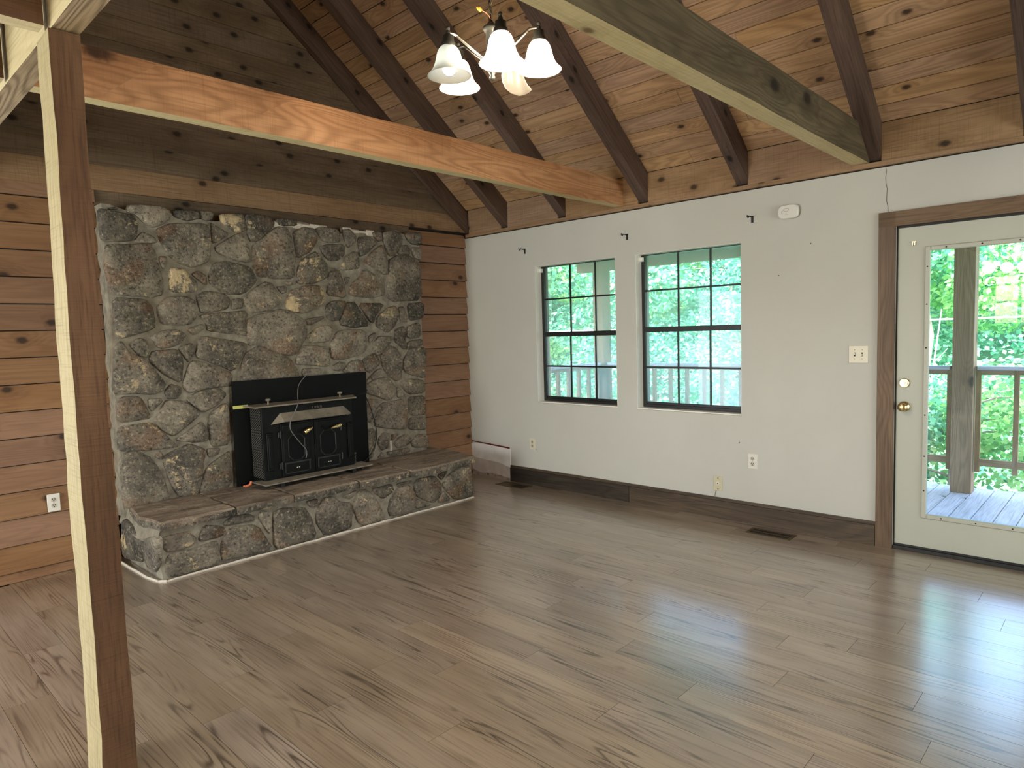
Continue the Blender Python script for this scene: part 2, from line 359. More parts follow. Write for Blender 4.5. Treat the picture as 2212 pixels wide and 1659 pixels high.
box('backing_board', (-3.351, -.004, 2.33), (-.717, .004, 2.50), M_GABLE, wb_)
# other walls (the room behind the camera)
def wall_holes(name, axis, pos, th, u0, u1, z0, z1, holes, mat):
    'wall in the plane axis=pos, thickness to pos+th, rectangular holes (u0,u1,z0,z1) left open with reveals'
    us = sorted({u0, u1, *[h[0] for h in holes], *[h[1] for h in holes]}); zs = sorted({z0, z1, *[h[2] for h in holes], *[h[3] for h in holes]})
    b = MB(); P = (lambda d, u, w: (d, u, w)) if axis == 0 else (lambda d, u, w: (u, d, w))
    inh = lambda u, w: any(h[0] < u < h[1] and h[2] < w < h[3] for h in holes)
    for i in range(len(us)-1):
        for j in range(len(zs)-1):
            if inh((us[i]+us[i+1])/2, (zs[j]+zs[j+1])/2): continue
            for d in (pos, pos+th): b.add([P(d,us[i],zs[j]),P(d,us[i+1],zs[j]),P(d,us[i+1],zs[j+1]),P(d,us[i],zs[j+1])], [(0,1,2,3)])
    for h in list(holes) + [(u0, u1, z0, z1)]:
        a, c, e, g = h
        for q in ([(a,e),(c,e)], [(c,e),(c,g)], [(c,g),(a,g)], [(a,g),(a,e)]):
            (ua, wa), (ub, wb2) = q; b.add([P(pos,ua,wa),P(pos,ub,wb2),P(pos+th,ub,wb2),P(pos+th,ua,wa)], [(0,1,2,3)])
    return struct(b.build(name, mat))
W1 = (-1.852, -.949, .800, 2.080); W2 = (-2.958, -2.050, .800, 2.080); DH = (-4.905, -3.972, -.02, 2.065)
wr = wall_holes('wall_right', 0, 0.0, .145, RY1-.15, .16, -.2, 2.447, [W1, W2, DH], M_PAINT)
wl = wall_holes('wall_left', 0, RX0, -.15, RY1-.15, .16, -.2, 2.75, [(-4.66, -3.34, 1.36, 2.14)], M_PAINT)
wf = wall_holes('wall_front', 1, RY1, -.15, RX0-.15, .16, -.2, 2.75, [], M_PAINT)
pt_poly('front_gable', [(-.0, 2.75), (-8.232, 2.75), (-4.116, RIDGE)], RY1, RY1-.15, M_GABLE, wf)
kw = MB()
for yq in (-3.34, -3.675, -4.0, -4.33, -4.66): kw.box((-8.26, yq-.022, 1.36), (-8.22, yq+.022, 2.14))
for zq in (1.37, 1.715, 1.99, 2.13): kw.box((-8.26, -4.66, zq-.016), (-8.22, -3.34, zq+.016))
struct(kw.build('window_3', M_WINFR))
# thin drywall crack above the door, bare drywall patch where a heater was
b = MB(); pr = None
for k in range(9):
    zz = 2.447 - k*.036; yy = -3.905 - .004*math.sin(k*1.9) - .002*k
    if pr: b.add([(-.0012, pr[0], pr[1]), (-.0012, pr[0]-.003, pr[1]), (-.0012, yy-.003, zz), (-.0012, yy, zz)], [(0,1,2,3)])
    pr = (yy, zz)
b.build('drywall_crack', M_BASE, wr)
for yh, zh in ((-3.452, 2.015), (-3.235, 1.815), (-.905, .345), (-2.94, .60)):
    MB().lathe([(.0,0),(.004,0),(.003,.0006),(.0,.0007)], (-.0006, yh, zh), (-1,0,0), 8).build('nail_hole', M_SLOT, wr)
pt = box('bare_patch', (-.003, -.565, .0), (.001, -.006, .335), M_DRY, wr)
MB().add([(-.006,-.20,.338),(-.006,-.565,.318),(-.006,-.565,.334),(-.006,-.20,.352)], [(0,1,2,3)]).add([(-.0065,-.01,.348),(-.0065,-.2,.340),(-.0065,-.2,.350),(-.0065,-.01,.360)], [(0,1,2,3)]).build('torn_edge', M_RED, wr)
def dirty():
    t = NT('dirt_band'); v = t.coords(False); n = t.noise(v, 14, 5, .7)
    return t.bsdf(t.ramp(n, [(.35, rgb(120,96,80)), (.55, rgb(176,162,152)), (.7, rgb(70,54,44))]), .95)
mesh('dirt_band', [(-.0045,-.01,.0),(-.0045,-.56,.0),(-.0045,-.56,.022),(-.0045,-.3,.045),(-.0045,-.15,.03),(-.0045,-.01,.06)], [(0,1,2,3,4,5)], dirty(), wr)
mesh('stain_band', [(-.0038,-.01,.0),(-.0038,-.562,.0),(-.0038,-.562,.13),(-.0038,-.4,.165),(-.0038,-.2,.175),(-.0038,-.01,.185)], [(0,1,2,3,4,5)], plain('stained_drywall', rgb(206,196,190), .9, var=.08, scale=12), wr)
# baseboard, door casing, blocking boards between the rafters
M_BASED = wood('dark_baseboard_wood', rgb(24,21,18), rgb(52,46,40), rgb(70,62,54), rgb(14,12,11), knots=.0, rough=.5, var=.04, ring=.35, streak=.6)
bb = struct(box('baseboard_right', (-.012, -3.874, .0), (.0, -.575, .143), M_GAP))
piece('cap_board', (3.299, .022, .012), frame((-.010, -2.2245, .1485), (0,1,0), (0,0,1)), M_BASE, bb)
piece('face_board', (1.39, .136, .010), frame((-.017, -1.270, .068), (0,1,0), (0,0,1)), M_BASED, bb)
piece('face_board', (1.904, .136, .010), frame((-.017, -2.921, .068), (0,1,0), (0,0,1)), M_BASE, bb)
tr2 = struct(piece('trim_2', (2.155, .096, .020), frame((-.010, -3.924, 1.0775), (0,0,1), (0,1,0)), M_TRIM, None))
piece('head_casing', (1.125, .092, .020), frame((-.010, -4.438, 2.109), (0,1,0), (0,0,1)), M_TRIM, tr2)
piece('side_casing', (2.06, .096, .020), frame((-.010, -4.953, 1.03), (0,0,1), (0,1,0)), M_TRIM, tr2)
RAFT = [-.050, -.595, -1.305, -2.147, -2.975, -3.842, -4.650, -5.46, -6.27, -7.08, -7.89]
tr1 = struct(box('trim_1', (-.001, RY1, 2.440), (.145, .02, 2.76), M_GAP))
for k in range(len(RAFT)-1):
    a, c = RAFT[k] - .046, RAFT[k+1] + .046
    piece('blocking_board', (a-c-.002, .262, .024), frame((-.011, (a+c)/2, 2.579), (0,1,0), (0,0,1)), M_FRIEZE, tr1, key=k)
piece('frieze_strip', (9.0, .028, .03), frame((-.013, -4.55, 2.4615), (0,1,0), (0,0,1)), M_FRIEZE, tr1)

# ------------------------------------------------------------------ setting: sloped ceiling of boards
ceil = struct(mesh('ceiling', *(lambda b: (b.v, b.f))(MB().add([(.3,.16,2.70-.237+.03),(-4.116,.16,RIDGE+.03),(-4.116,RY1-.15,RIDGE+.03),(.3,RY1-.15,2.70-.237+.03),(.3,.16,2.56),(-4.116,.16,RIDGE+.12),(-4.116,RY1-.15,RIDGE+.12),(.3,RY1-.15,2.56)], [(0,1,2,3),(4,7,6,5),(0,4,5,1),(2,6,7,3),(0,3,7,4),(1,5,6,2)])), M_GAP))
mesh('left_slope', [(-8.45,.16,2.5),(-4.116,.16,RIDGE),(-4.116,RY1-.15,RIDGE),(-8.45,RY1-.15,2.5)], [(0,1,2,3)], M_CEIL, ceil)
NX = 1/math.hypot(1, .79); CP = .0985
k = 0; xx = -.012
while xx > -4.10:
    xm = xx - CP/2; zc = 2.70 - .79*xm
    ys = [-.002, -2.6 - .9*((k*37) % 7)/7 , -6.4]
    for a, c in zip(ys[:-1], ys[1:]):
        Mx = frame((xm, (a+c)/2, zc + .0125), (0, 1, 0), (-NX, 0, .79*NX))
        piece('ceiling_board', (a-c-.002, CP/NX - .006, .022), Mx, M_CEIL, ceil, key=round(a-c, 3))
    xx -= CP; k += 1
pt_far = mesh('right_slope_far', [(0,-6.4,2.70),(-4.116,-6.4,RIDGE),(-4.116,RY1-.1,RIDGE),(0,RY1-.1,2.70)], [(0,1,2,3)], M_CEIL, ceil)

# ------------------------------------------------------------------ timbers
names = ['dark rafter lying flat against the siding gable wall above the fireplace', 'dark rafter landing on the white wall over the bare patch, next to the corner',
 'dark rafter landing between the left window and the orange tie beam end', 'dark rafter landing just right of the end of the orange tie beam',
 'dark rafter landing above the right edge of the right window', 'dark rafter landing beside the end of the near tie beam with the pale underside',
 'dark rafter above the glass door at the right edge', 'rafter beyond the glass door, next behind the one above it']
for i, y in enumerate(RAFT[:8]):
    w = .048 if i == 0 else .092
    x0, x1 = -.0, -4.08
    v = []
    for yy in (y + w/2, y - w/2):
        for xq in (x0, x1):
            v += [(xq, yy, 2.49 - .79*xq), (xq, yy, 2.698 - .79*xq)]
    # local frame along the slope so the grain runs with the timber
    M = frame((x0, y, 2.49), (-1, 0, .79), (0, 1, 0)); Mi = M.inverted()
    o = mesh('rafter', [Mi @ Vector(p) for p in v], [(0,2,3,1),(4,5,7,6),(0,4,6,2),(1,3,7,5),(0,1,5,4),(2,6,7,3)], M_RAFTER, None, M)
    tag(o, names[i], 'rafter', 'dark rafters of the sloped ceiling')
def timber(name, a, b, h, w, mats, label, cat, group=None, up=(0,0,1), faces=None):
    'square timber from a to b (centre of underside); faces: slot index for bottom, top, +side, -side, ends'
    a, b = Vector(a), Vector(b); L = (b-a).length; M = frame((a+b)/2, b-a, up)   # local y = up
    v = []
    n = 14
    r2 = random.Random(len(label))
    for i in range(n+1):
        xq = -L/2 + L*i/n; j = lambda: r2.uniform(-.0016, .0016)
        v += [(xq, j(), -w/2+j()), (xq, j(), w/2+j()), (xq, h+j(), w/2+j()), (xq, h+j(), -w/2+j())]
    f = []; fm = []; F = faces or (0,0,0,0,0)
    for i in range(n):
        p = i*4; q = p+4
        f += [(p,q,q+1,p+1), (p+1,q+1,q+2,p+2), (p+2,q+2,q+3,p+3), (p+3,q+3,q,p)]; fm += [F[0], F[2], F[1], F[3]]
    f += [(0,1,2,3), (n*4+3,n*4+2,n*4+1,n*4)]; fm += [F[4], F[4]]
    o = mesh(name, v, f, mats, None, M, False, fm)
    return tag(o, label, cat, group) if label else o
timber('tie_beam', (-.0, -1.918, 2.483), (-4.076, -1.918, 2.483), .207, .084, [M_BEAMO, M_LITFACE], 'orange stained tie beam crossing in front of the stone fireplace', 'beam', 'tie beams', faces=(1,0,0,0,0))
timber('tie_beam', (-.0, -3.765, 2.480), (-4.076, -3.765, 2.480), .215, .098, [M_BEAMD, M_LITFACE], 'dark brown tie beam with pale underside crossing nearest overhead', 'beam', 'tie beams', faces=(1,0,0,0,0))
timber('loft_beam', (-4.116, -.022, 2.483), (-4.116, -9.05, 2.483), .214, .079, [M_BEAMW, M_LITFACE], 'long rough beam resting on top of the wooden post', 'beam', None, faces=(0,0,1,0,0))
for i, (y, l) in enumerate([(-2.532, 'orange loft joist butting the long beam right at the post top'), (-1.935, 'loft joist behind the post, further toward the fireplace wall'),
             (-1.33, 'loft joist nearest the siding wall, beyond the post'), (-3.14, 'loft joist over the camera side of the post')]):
    timber('loft_joist', (-4.172, y, 2.486), (-8.19, y, 2.486), .212, .07, [M_POST, M_LITFACE], l, 'joist', 'loft joists left of the long beam', faces=(1,0,0,0,0))
lf = struct(box('ceiling_loft', (-8.2, RY1, 2.70), (-4.10, -.025, 2.74), M_CEIL))
# support post, slightly out of true
po = MB(); n = 30; r2 = random.Random(3)
for i in range(n+1):
    q = i/n; zz = 2.480*q; j = lambda: r2.uniform(-.0022, .0022)
    k_ = (1-q)**1.5; xl = -4.184 + .0195*q + .002*math.sin(q*9) - .012*k_; xr = -4.0815 + .003*q + .0015*math.sin(q*7+1) - .013*k_; yf = -2.577 - .085*k_; yb = -2.425 - .06*k_
    po.v += [(xl+j(), yf+j(), zz), (xr+j(), yf+j(), zz), (xr+j(), yb, zz), (xl+j(), yb, zz)]
for i in range(n):
    p = i*4; q = p+4
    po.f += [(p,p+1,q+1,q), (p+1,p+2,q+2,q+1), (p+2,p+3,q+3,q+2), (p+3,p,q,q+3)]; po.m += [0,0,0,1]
po.f += [(3,2,1,0), (n*4,n*4+1,n*4+2,n*4+3)]; po.m += [0,0]
Mp = frame((-4.13, -2.5, 0), (0,0,1), (1,0,0)); Mpi = Mp.inverted(); po.v = [tuple(Mpi @ Vector(p)) for p in po.v]
post = po.build('support_post', [M_POST, M_POSTLIT], None, Mp)
tag(post, 'tall rough sawn wooden post standing on the floor at the left', 'post')
CHIM=[(-0.2,0.5,[-3.37,2.351,-3.312,2.352,-3.24,2.341,-3.166,2.336,-3.14,2.276,-3.15,2.219,-3.195,2.158,-3.343,2.147,-3.369,2.163,-3.376,2.26]),
(0.4,0,[-3.207,2.369,-3.185,2.4,-3.114,2.411,-2.981,2.41,-2.93,2.38,-2.936,2.334,-2.989,2.284,-3.058,2.262,-3.099,2.28,-3.171,2.345,-3.203,2.345]),
(-0.2,0,[-3.32,2.364,-3.272,2.378,-3.259,2.359,-3.315,2.354]),
(-0.4,0,[-2.923,2.391,-2.741,2.414,-2.728,2.355,-2.816,2.327,-2.898,2.345]),
(-0.3,0,[-2.735,2.411,-2.623,2.413,-2.637,2.358,-2.679,2.34,-2.721,2.363]),
(-0.2,0.9,[-2.583,2.401,-2.402,2.43,-2.381,2.306,-2.434,2.28,-2.484,2.286,-2.566,2.337]),
(-0.4,0.2,[-2.395,2.424,-2.199,2.43,-2.155,2.384,-2.165,2.346,-2.295,2.234,-2.356,2.219,-2.38,2.256]),
(0,0,[-3.178,2.16,-3.114,2.234,-3.044,2.196,-3.028,2.158,-3.143,2.147]),
(0,0.1,[-3.037,2.254,-2.92,2.303,-2.697,2.318,-2.664,2.26,-2.68,2.062,-2.804,1.998,-2.924,2.048,-2.971,2.091,-3.009,2.179]),
(-0.1,0.6,[-2.653,2.329,-2.629,2.324,-2.514,2.259,-2.638,2.181,-2.66,2.206]),
(0.6,0.1,[-2.632,2.161,-2.441,2.279,-2.398,2.262,-2.357,2.08,-2.388,2.061,-2.512,2.072,-2.621,2.127]),
(0,0.2,[-3.345,2.116,-3.26,2.129,-3.072,2.149,-3.039,2.087,-3.008,1.907,-3.015,1.809,-3.108,1.788,-3.237,1.799,-3.327,1.806,-3.356,1.956]),
(0.1,0.1,[-3.022,2.069,-2.972,2.072,-2.975,2.026,-3.0,1.979,-3.022,2.023]),
(0,1,[-2.962,1.987,-2.87,1.995,-2.827,1.947,-2.778,1.902,-2.782,1.828,-2.964,1.82]),
(0,0.1,[-2.814,1.954,-2.766,1.983,-2.704,1.952,-2.705,1.884,-2.725,1.88]),
(-0.1,0.1,[-2.687,1.953,-2.647,2.043,-2.555,2.062,-2.383,2.022,-2.337,1.917,-2.44,1.821,-2.57,1.822,-2.685,1.878]),
(-0.1,0.2,[-3.329,1.778,-3.132,1.775,-3.088,1.724,-3.078,1.646,-3.086,1.568,-3.319,1.504,-3.331,1.585]),
(0.1,0.2,[-3.057,1.724,-2.985,1.79,-2.869,1.799,-2.8,1.76,-2.779,1.672,-2.836,1.605,-2.947,1.589,-3.034,1.6,-3.054,1.672]),
(-0.1,0.4,[-2.791,1.794,-2.721,1.843,-2.584,1.825,-2.541,1.777,-2.563,1.707,-2.772,1.675]),
(0,0,[-2.53,1.784,-2.449,1.792,-2.447,1.714,-2.542,1.703]),
(0.1,0.3,[-2.449,1.807,-2.269,1.921,-2.202,1.908,-2.174,1.85,-2.137,1.799,-2.152,1.755,-2.23,1.699,-2.384,1.684,-2.433,1.73]),
(0.1,0.1,[-2.773,1.662,-2.593,1.686,-2.418,1.697,-2.43,1.503,-2.532,1.523,-2.719,1.548,-2.736,1.61]),
(0.1,0,[-2.872,1.565,-2.757,1.604,-2.745,1.569,-2.822,1.516]),
(0.2,0.1,[-3.119,1.517,-3.025,1.561,-2.924,1.562,-2.881,1.525,-2.904,1.471,-2.97,1.44,-3.058,1.431]),
(0.05,0.1,[-2.423,1.623,-2.333,1.666,-2.151,1.706,-2.079,1.695,-1.943,1.612,-1.94,1.512,-2.059,1.34,-2.195,1.369,-2.332,1.433,-2.427,1.437]),
(-0.1,0.4,[-2.82,1.364,-2.785,1.506,-2.69,1.503,-2.428,1.45,-2.447,1.382,-2.551,1.245,-2.688,1.309]),
(-0.2,0.5,[-3.334,1.47,-3.293,1.491,-3.257,1.423,-3.138,1.353,-3.05,1.197,-3.059,1.151,-3.129,1.124,-3.265,1.143,-3.362,1.145,-3.357,1.296]),
(0.1,0,[-3.254,1.474,-3.187,1.513,-3.14,1.496,-3.122,1.411,-3.143,1.37,-3.195,1.388,-3.239,1.441]),
(-0.05,0.2,[-3.137,1.373,-3.106,1.42,-2.947,1.427,-2.907,1.348,-2.931,1.181,-3.052,1.257,-3.127,1.34]),
(0.1,0.1,[-2.94,1.437,-2.84,1.47,-2.817,1.412,-2.869,1.326,-2.905,1.368]),
(0.4,0.1,[-2.922,1.16,-2.87,1.319,-2.822,1.34,-2.696,1.296,-2.559,1.231,-2.576,1.133,-2.664,1.136,-2.802,1.123,-2.883,1.11]),
(0,0,[-3.054,1.131,-3.007,1.187,-2.932,1.161,-2.935,1.107,-2.97,1.077,-3.033,1.079]),
(0.1,0.5,[-2.912,1.071,-2.796,1.123,-2.713,1.137,-2.658,1.122,-2.611,1.079,-2.687,1.001,-2.806,.958]),
(-0.1,0.2,[-3.354,1.093,-3.307,1.121,-3.208,1.115,-3.181,1.07,-3.145,.968,-3.165,.951,-3.352,.95]),
(-0.1,0,[-3.161,1.095,-3.076,1.093,-3.065,1.066,-3.137,1.0,-3.159,1.036]),
(0.05,0.3,[-3.134,.951,-3.074,1.027,-3.045,1.077,-2.92,1.052,-2.82,.959,-2.918,.875,-3.012,.816,-3.084,.869]),
(0.1,0.3,[-2.745,.951,-2.63,1.013,-2.604,.965,-2.61,.701,-2.754,.704,-2.765,.856]),
(0.1,0.1,[-3.008,.785,-2.893,.851,-2.81,.896,-2.767,.821,-2.772,.752,-2.86,.747]),
(0.1,0.5,[-3.351,.925,-3.166,.928,-3.13,.914,-2.991,.749,-2.998,.736,-3.118,.737,-3.337,.753,-3.359,.776]),
(0.3,0,[-3.354,.731,-3.245,.743,-3.156,.675,-3.114,.597,-3.084,.488,-3.07,.386,-3.153,.371,-3.347,.367,-3.356,.494]),
(0,0,[-3.145,.691,-3.106,.728,-3.086,.695,-3.11,.659]),
(-0.2,0.4,[-3.097,.677,-2.989,.721,-2.907,.743,-2.803,.693,-2.81,.62,-2.83,.508,-2.879,.361,-2.999,.382,-3.059,.509,-3.082,.618]),
(0,0,[-2.789,.692,-2.686,.687,-2.703,.636,-2.78,.627]),
(-0.05,0.2,[-2.794,.556,-2.724,.599,-2.614,.652,-2.624,.374,-2.865,.372,-2.839,.462]),
(-0.5,0,[-2.156,2.407,-1.97,2.426,-1.961,2.371,-2.112,2.357]),
(0,0.2,[-2.351,2.189,-2.274,2.245,-2.144,2.343,-2.064,2.343,-2.029,2.249,-2.002,2.095,-2.027,1.955,-2.2,1.949,-2.352,1.961,-2.364,2.074]),
(-0.2,0.1,[-2.0,2.326,-1.906,2.372,-1.813,2.365,-1.788,2.276,-1.85,2.179,-1.98,2.111,-1.997,2.244]),
(-0.1,0.1,[-1.804,2.366,-1.751,2.39,-1.59,2.377,-1.578,2.276,-1.669,2.261,-1.749,2.271,-1.781,2.322]),
(0.3,0,[-1.544,2.381,-1.478,2.395,-1.415,2.345,-1.418,2.288,-1.506,2.226,-1.538,2.319]),
(-0.4,0,[-1.406,2.329,-1.278,2.348,-1.201,2.296,-1.317,2.19,-1.387,2.161]),
(-0.1,0,[-1.257,2.382,-1.155,2.408,-1.139,2.318,-1.191,2.306]),
(0.3,0.1,[-1.146,2.384,-1.02,2.42,-.936,2.401,-.907,2.336,-1.0,2.201,-1.074,2.188,-1.13,2.293]),
(-0.3,0.4,[-.892,2.405,-.826,2.428,-.703,2.434,-.703,2.307,-.832,2.315]),
(-0.4,0,[-.952,2.29,-.854,2.305,-.831,2.212,-.978,2.211]),
(0,0.4,[-.822,2.282,-.704,2.29,-.711,2.167,-.794,2.188]),
(-0.3,0.4,[-1.778,2.223,-1.67,2.254,-1.533,2.256,-1.538,2.168,-1.605,2.117,-1.687,2.112,-1.738,2.156]),
(-0.3,0.8,[-1.86,2.156,-1.806,2.182,-1.698,2.073,-1.713,1.97,-1.839,1.92,-1.992,1.915,-1.985,2.02,-1.956,2.09]),
(0.4,0.7,[-1.539,2.152,-1.451,2.206,-1.394,2.193,-1.392,2.064,-1.517,2.042,-1.582,2.047]),
(0,0.6,[-1.349,2.131,-1.214,2.246,-1.141,2.284,-1.097,2.145,-1.115,2.01,-1.273,2.086]),
(-0.2,0,[-1.087,2.146,-.968,2.203,-.837,2.203,-.713,2.131,-.718,1.805,-1.096,1.787,-1.101,1.977]),
(0.2,0.2,[-1.702,2.002,-1.645,2.052,-1.591,2.038,-1.551,1.937,-1.539,1.809,-1.73,1.829]),
(0.3,0.4,[-1.509,1.85,-1.486,1.923,-1.406,1.982,-1.344,2.058,-1.136,2.001,-1.129,1.841,-1.278,1.809,-1.472,1.826]),
(0.1,0,[-1.557,1.984,-1.492,1.987,-1.534,1.913]),
(0.2,1,[-2.094,1.778,-2.044,1.868,-1.917,1.902,-1.796,1.906,-1.749,1.806,-1.806,1.735,-1.947,1.673,-2.087,1.703]),
(0,0,[-2.172,1.887,-2.091,1.897,-2.082,1.845,-2.119,1.829,-2.154,1.851]),
(0.1,0,[-2.097,1.926,-2.007,1.937,-2.009,1.907,-2.075,1.894]),
(-0.7,0,[-1.744,1.743,-1.661,1.783,-1.551,1.777,-1.625,1.617,-1.707,1.61,-1.749,1.665]),
(-0.7,0,[-1.541,1.773,-1.447,1.77,-1.322,1.565,-1.488,1.551,-1.608,1.577,-1.615,1.625]),
(-0.8,0,[-1.433,1.766,-1.149,1.765,-1.247,1.655,-1.291,1.581]),
(0.1,0.1,[-1.95,1.627,-1.767,1.657,-1.768,1.63,-1.911,1.573]),
(0.2,0.4,[-1.237,1.639,-1.12,1.723,-1.034,1.749,-.974,1.672,-1.034,1.561,-1.121,1.502,-1.242,1.555]),
(-0.2,0,[-.993,1.732,-.927,1.741,-.891,1.593,-.978,1.603]),
(-0.5,0,[-.893,1.768,-.708,1.778,-.709,1.636,-.869,1.602]),
(0.2,0.7,[-1.937,1.489,-1.816,1.572,-1.727,1.578,-1.689,1.53,-1.735,1.436,-1.928,1.435]),
(0.3,0.1,[-1.639,1.529,-1.363,1.536,-1.349,1.337,-1.569,1.286,-1.707,1.292,-1.723,1.412]),
(0.1,0.3,[-1.284,1.422,-1.216,1.479,-1.081,1.467,-1.105,1.408,-1.235,1.303,-1.275,1.313]),
(0.1,0.2,[-1.337,1.474,-1.254,1.513,-1.289,1.439,-1.33,1.415]),
(-0.4,0.1,[-1.046,1.535,-.937,1.559,-.921,1.446,-.938,1.333,-1.062,1.424]),
(-0.3,0,[-.91,1.559,-.757,1.592,-.753,1.45,-.91,1.445]),
(-0.4,0,[-.901,1.419,-.731,1.44,-.723,1.378,-.927,1.332]),
(0.5,0.2,[-2.041,1.284,-1.989,1.411,-1.916,1.424,-1.742,1.393,-1.735,1.259,-1.76,1.235,-1.872,1.25,-2.024,1.267]),
(0,0.1,[-2.531,1.16,-2.458,1.362,-2.385,1.408,-2.325,1.42,-2.198,1.379,-2.096,1.32,-2.018,1.196,-2.018,1.136,-2.292,1.099,-2.534,1.118]),
(0.2,0,[-1.993,1.192,-1.986,1.232,-1.827,1.227,-1.82,1.18,-1.831,1.156,-1.985,1.167]),
(0.1,0.1,[-1.718,1.233,-1.643,1.271,-1.565,1.25,-1.628,1.185,-1.705,1.198]),
(0.1,0.2,[-1.608,1.192,-1.524,1.273,-1.432,1.277,-1.383,1.231,-1.396,1.179,-1.418,1.154,-1.59,1.165]),
(-0.2,0.1,[-1.411,1.276,-1.271,1.332,-1.223,1.231,-1.334,1.157,-1.386,1.178]),
(0,0,[-1.218,1.32,-1.149,1.39,-1.05,1.368,-.976,1.264,-.997,1.08,-1.055,1.066,-1.152,1.128,-1.203,1.203]),
(0,0.3,[-.965,1.254,-.878,1.352,-.71,1.355,-.712,1.079,-.761,1.073,-.937,1.123,-.969,1.171]),
(0.1,0,[-1.402,1.065,-1.269,1.18,-1.215,1.186,-1.251,1.116,-1.371,1.063]),
(0.2,0.3,[-1.405,1.012,-1.361,1.062,-1.263,1.099,-1.164,1.11,-1.069,1.012,-1.073,.939,-1.143,.89,-1.272,.939,-1.376,.975]),
(0.1,0,[-1.057,1.02,-.959,.92,-1.052,.9]),
(0.2,0.3,[-1.022,1.045,-.893,1.073,-.727,1.042,-.732,.928,-.924,.926]),
(0,0.2,[-.925,.898,-.734,.9,-.719,.716,-.923,.729]),
(0.2,0,[-1.389,.923,-1.251,.91,-1.325,.747,-1.37,.707,-1.396,.799]),
(0.4,0.3,[-1.31,.727,-1.243,.873,-.961,.892,-.95,.657,-1.022,.61,-1.222,.653,-1.308,.673]),
(0.1,0.1,[-.924,.71,-.72,.697,-.72,.567,-.93,.593]),
(0.1,0.2,[-1.281,.561,-1.224,.608,-1.148,.589,-1.177,.464,-1.255,.448,-1.284,.516]),
(-0.1,0,[-1.137,.587,-1.047,.576,-1.094,.536,-1.14,.523]),
(0.1,0.4,[-1.108,.491,-1.048,.548,-.955,.563,-.91,.51,-.948,.459,-1.077,.44]),
(0.3,0.1,[-.924,.474,-.849,.54,-.728,.534,-.71,.405,-.891,.422]),
(0.2,0.1,[-1.404,.658,-1.319,.656,-1.305,.519,-1.344,.399,-1.419,.379]),
(0.2,0,[-1.29,.399,-1.244,.438,-1.225,.389,-1.291,.381]),
(0.2,0,[-1.201,.431,-.938,.429,-.929,.39,-1.17,.389])]
HEARTH=[(-0.1,0.5,[-3.332,.272,-3.267,.279,-3.161,.275,-3.12,.213,-3.168,.178,-3.301,.168,-3.33,.219]),
(0,0.2,[-3.313,.154,-3.146,.16,-3.005,.173,-2.983,.136,-2.993,.028,-3.021,.017,-3.291,-.002,-3.319,.059]),
(-0.5,0.1,[-3.108,.211,-3.074,.293,-2.945,.257,-2.93,.21,-2.968,.188,-3.098,.19]),
(-0.2,0.1,[-2.95,.276,-2.899,.308,-2.773,.305,-2.723,.269,-2.738,.246,-2.933,.254]),
(-0.2,0.1,[-2.963,.156,-2.903,.241,-2.72,.217,-2.632,.02,-2.966,.026,-2.974,.084]),
(0.1,0.2,[-2.71,.266,-2.681,.304,-2.636,.291,-2.613,.224,-2.632,.125,-2.669,.185]),
(-0.2,0.1,[-2.603,.269,-2.498,.286,-2.356,.262,-2.309,.184,-2.273,.025,-2.422,.014,-2.601,.014]),
(0.1,0.3,[-2.263,.195,-2.205,.292,-2.127,.291,-2.059,.235,-1.972,.209,-1.964,.129,-1.982,.018,-2.198,.007,-2.262,.098]),
(-0.5,0.1,[-2.347,.294,-2.25,.302,-2.229,.263,-2.298,.237]),
(-0.1,0,[-2.049,.268,-1.9,.303,-1.97,.238]),
(0.3,0.1,[-1.956,.199,-1.892,.294,-1.809,.278,-1.736,.19,-1.681,.059,-1.701,.019,-1.858,-.004,-1.915,.046,-1.958,.164]),
(-0.5,0,[-1.783,.28,-1.578,.286,-1.564,.223,-1.675,.174]),
(-0.1,0,[-1.533,.277,-1.382,.28,-1.374,.259,-1.516,.251]),
(-0.2,0,[-1.612,.165,-1.535,.24,-1.413,.247,-1.359,.167,-1.376,.031,-1.611,.021,-1.63,.093]),
(-0.4,0.1,[-1.356,.237,-1.315,.276,-1.145,.277,-1.067,.19,-1.061,.093,-1.157,.032,-1.351,.142]),
(0,0.1,[-1.357,.124,-1.255,.088,-1.178,.024,-1.357,.027]),
(0,0.2,[-1.046,.195,-.902,.291,-.724,.303,-.699,.13,-.692,.019,-.915,.022,-1.027,.135]),
(-0.3,0,[-1.104,.269,-.977,.304,-1.055,.212]),
(0,0.2,[-1.116,.027,-1.049,.131,-.958,.027])]
HEND=[(-0.5,0.6,[-.162,.299,-.33,.279,-.457,.223,-.482,.18,-.439,.055,-.059,.004,-.095,.166]),
(-0.1,0,[-.526,.23,-.746,.29,-.788,.269,-.739,.091,-.634,.038,-.506,.052])]
M_IRON = plain('highlit_iron_edge', rgb(32,36,34), .38, 0, .4, var=.3, scale=30)  # edge highlights of the stove put into a lighter black
M_REVEAL = plain('lit_reveal', rgb(242,242,234), .5, var=.02)  # outside light on the window recess put into the lining colour
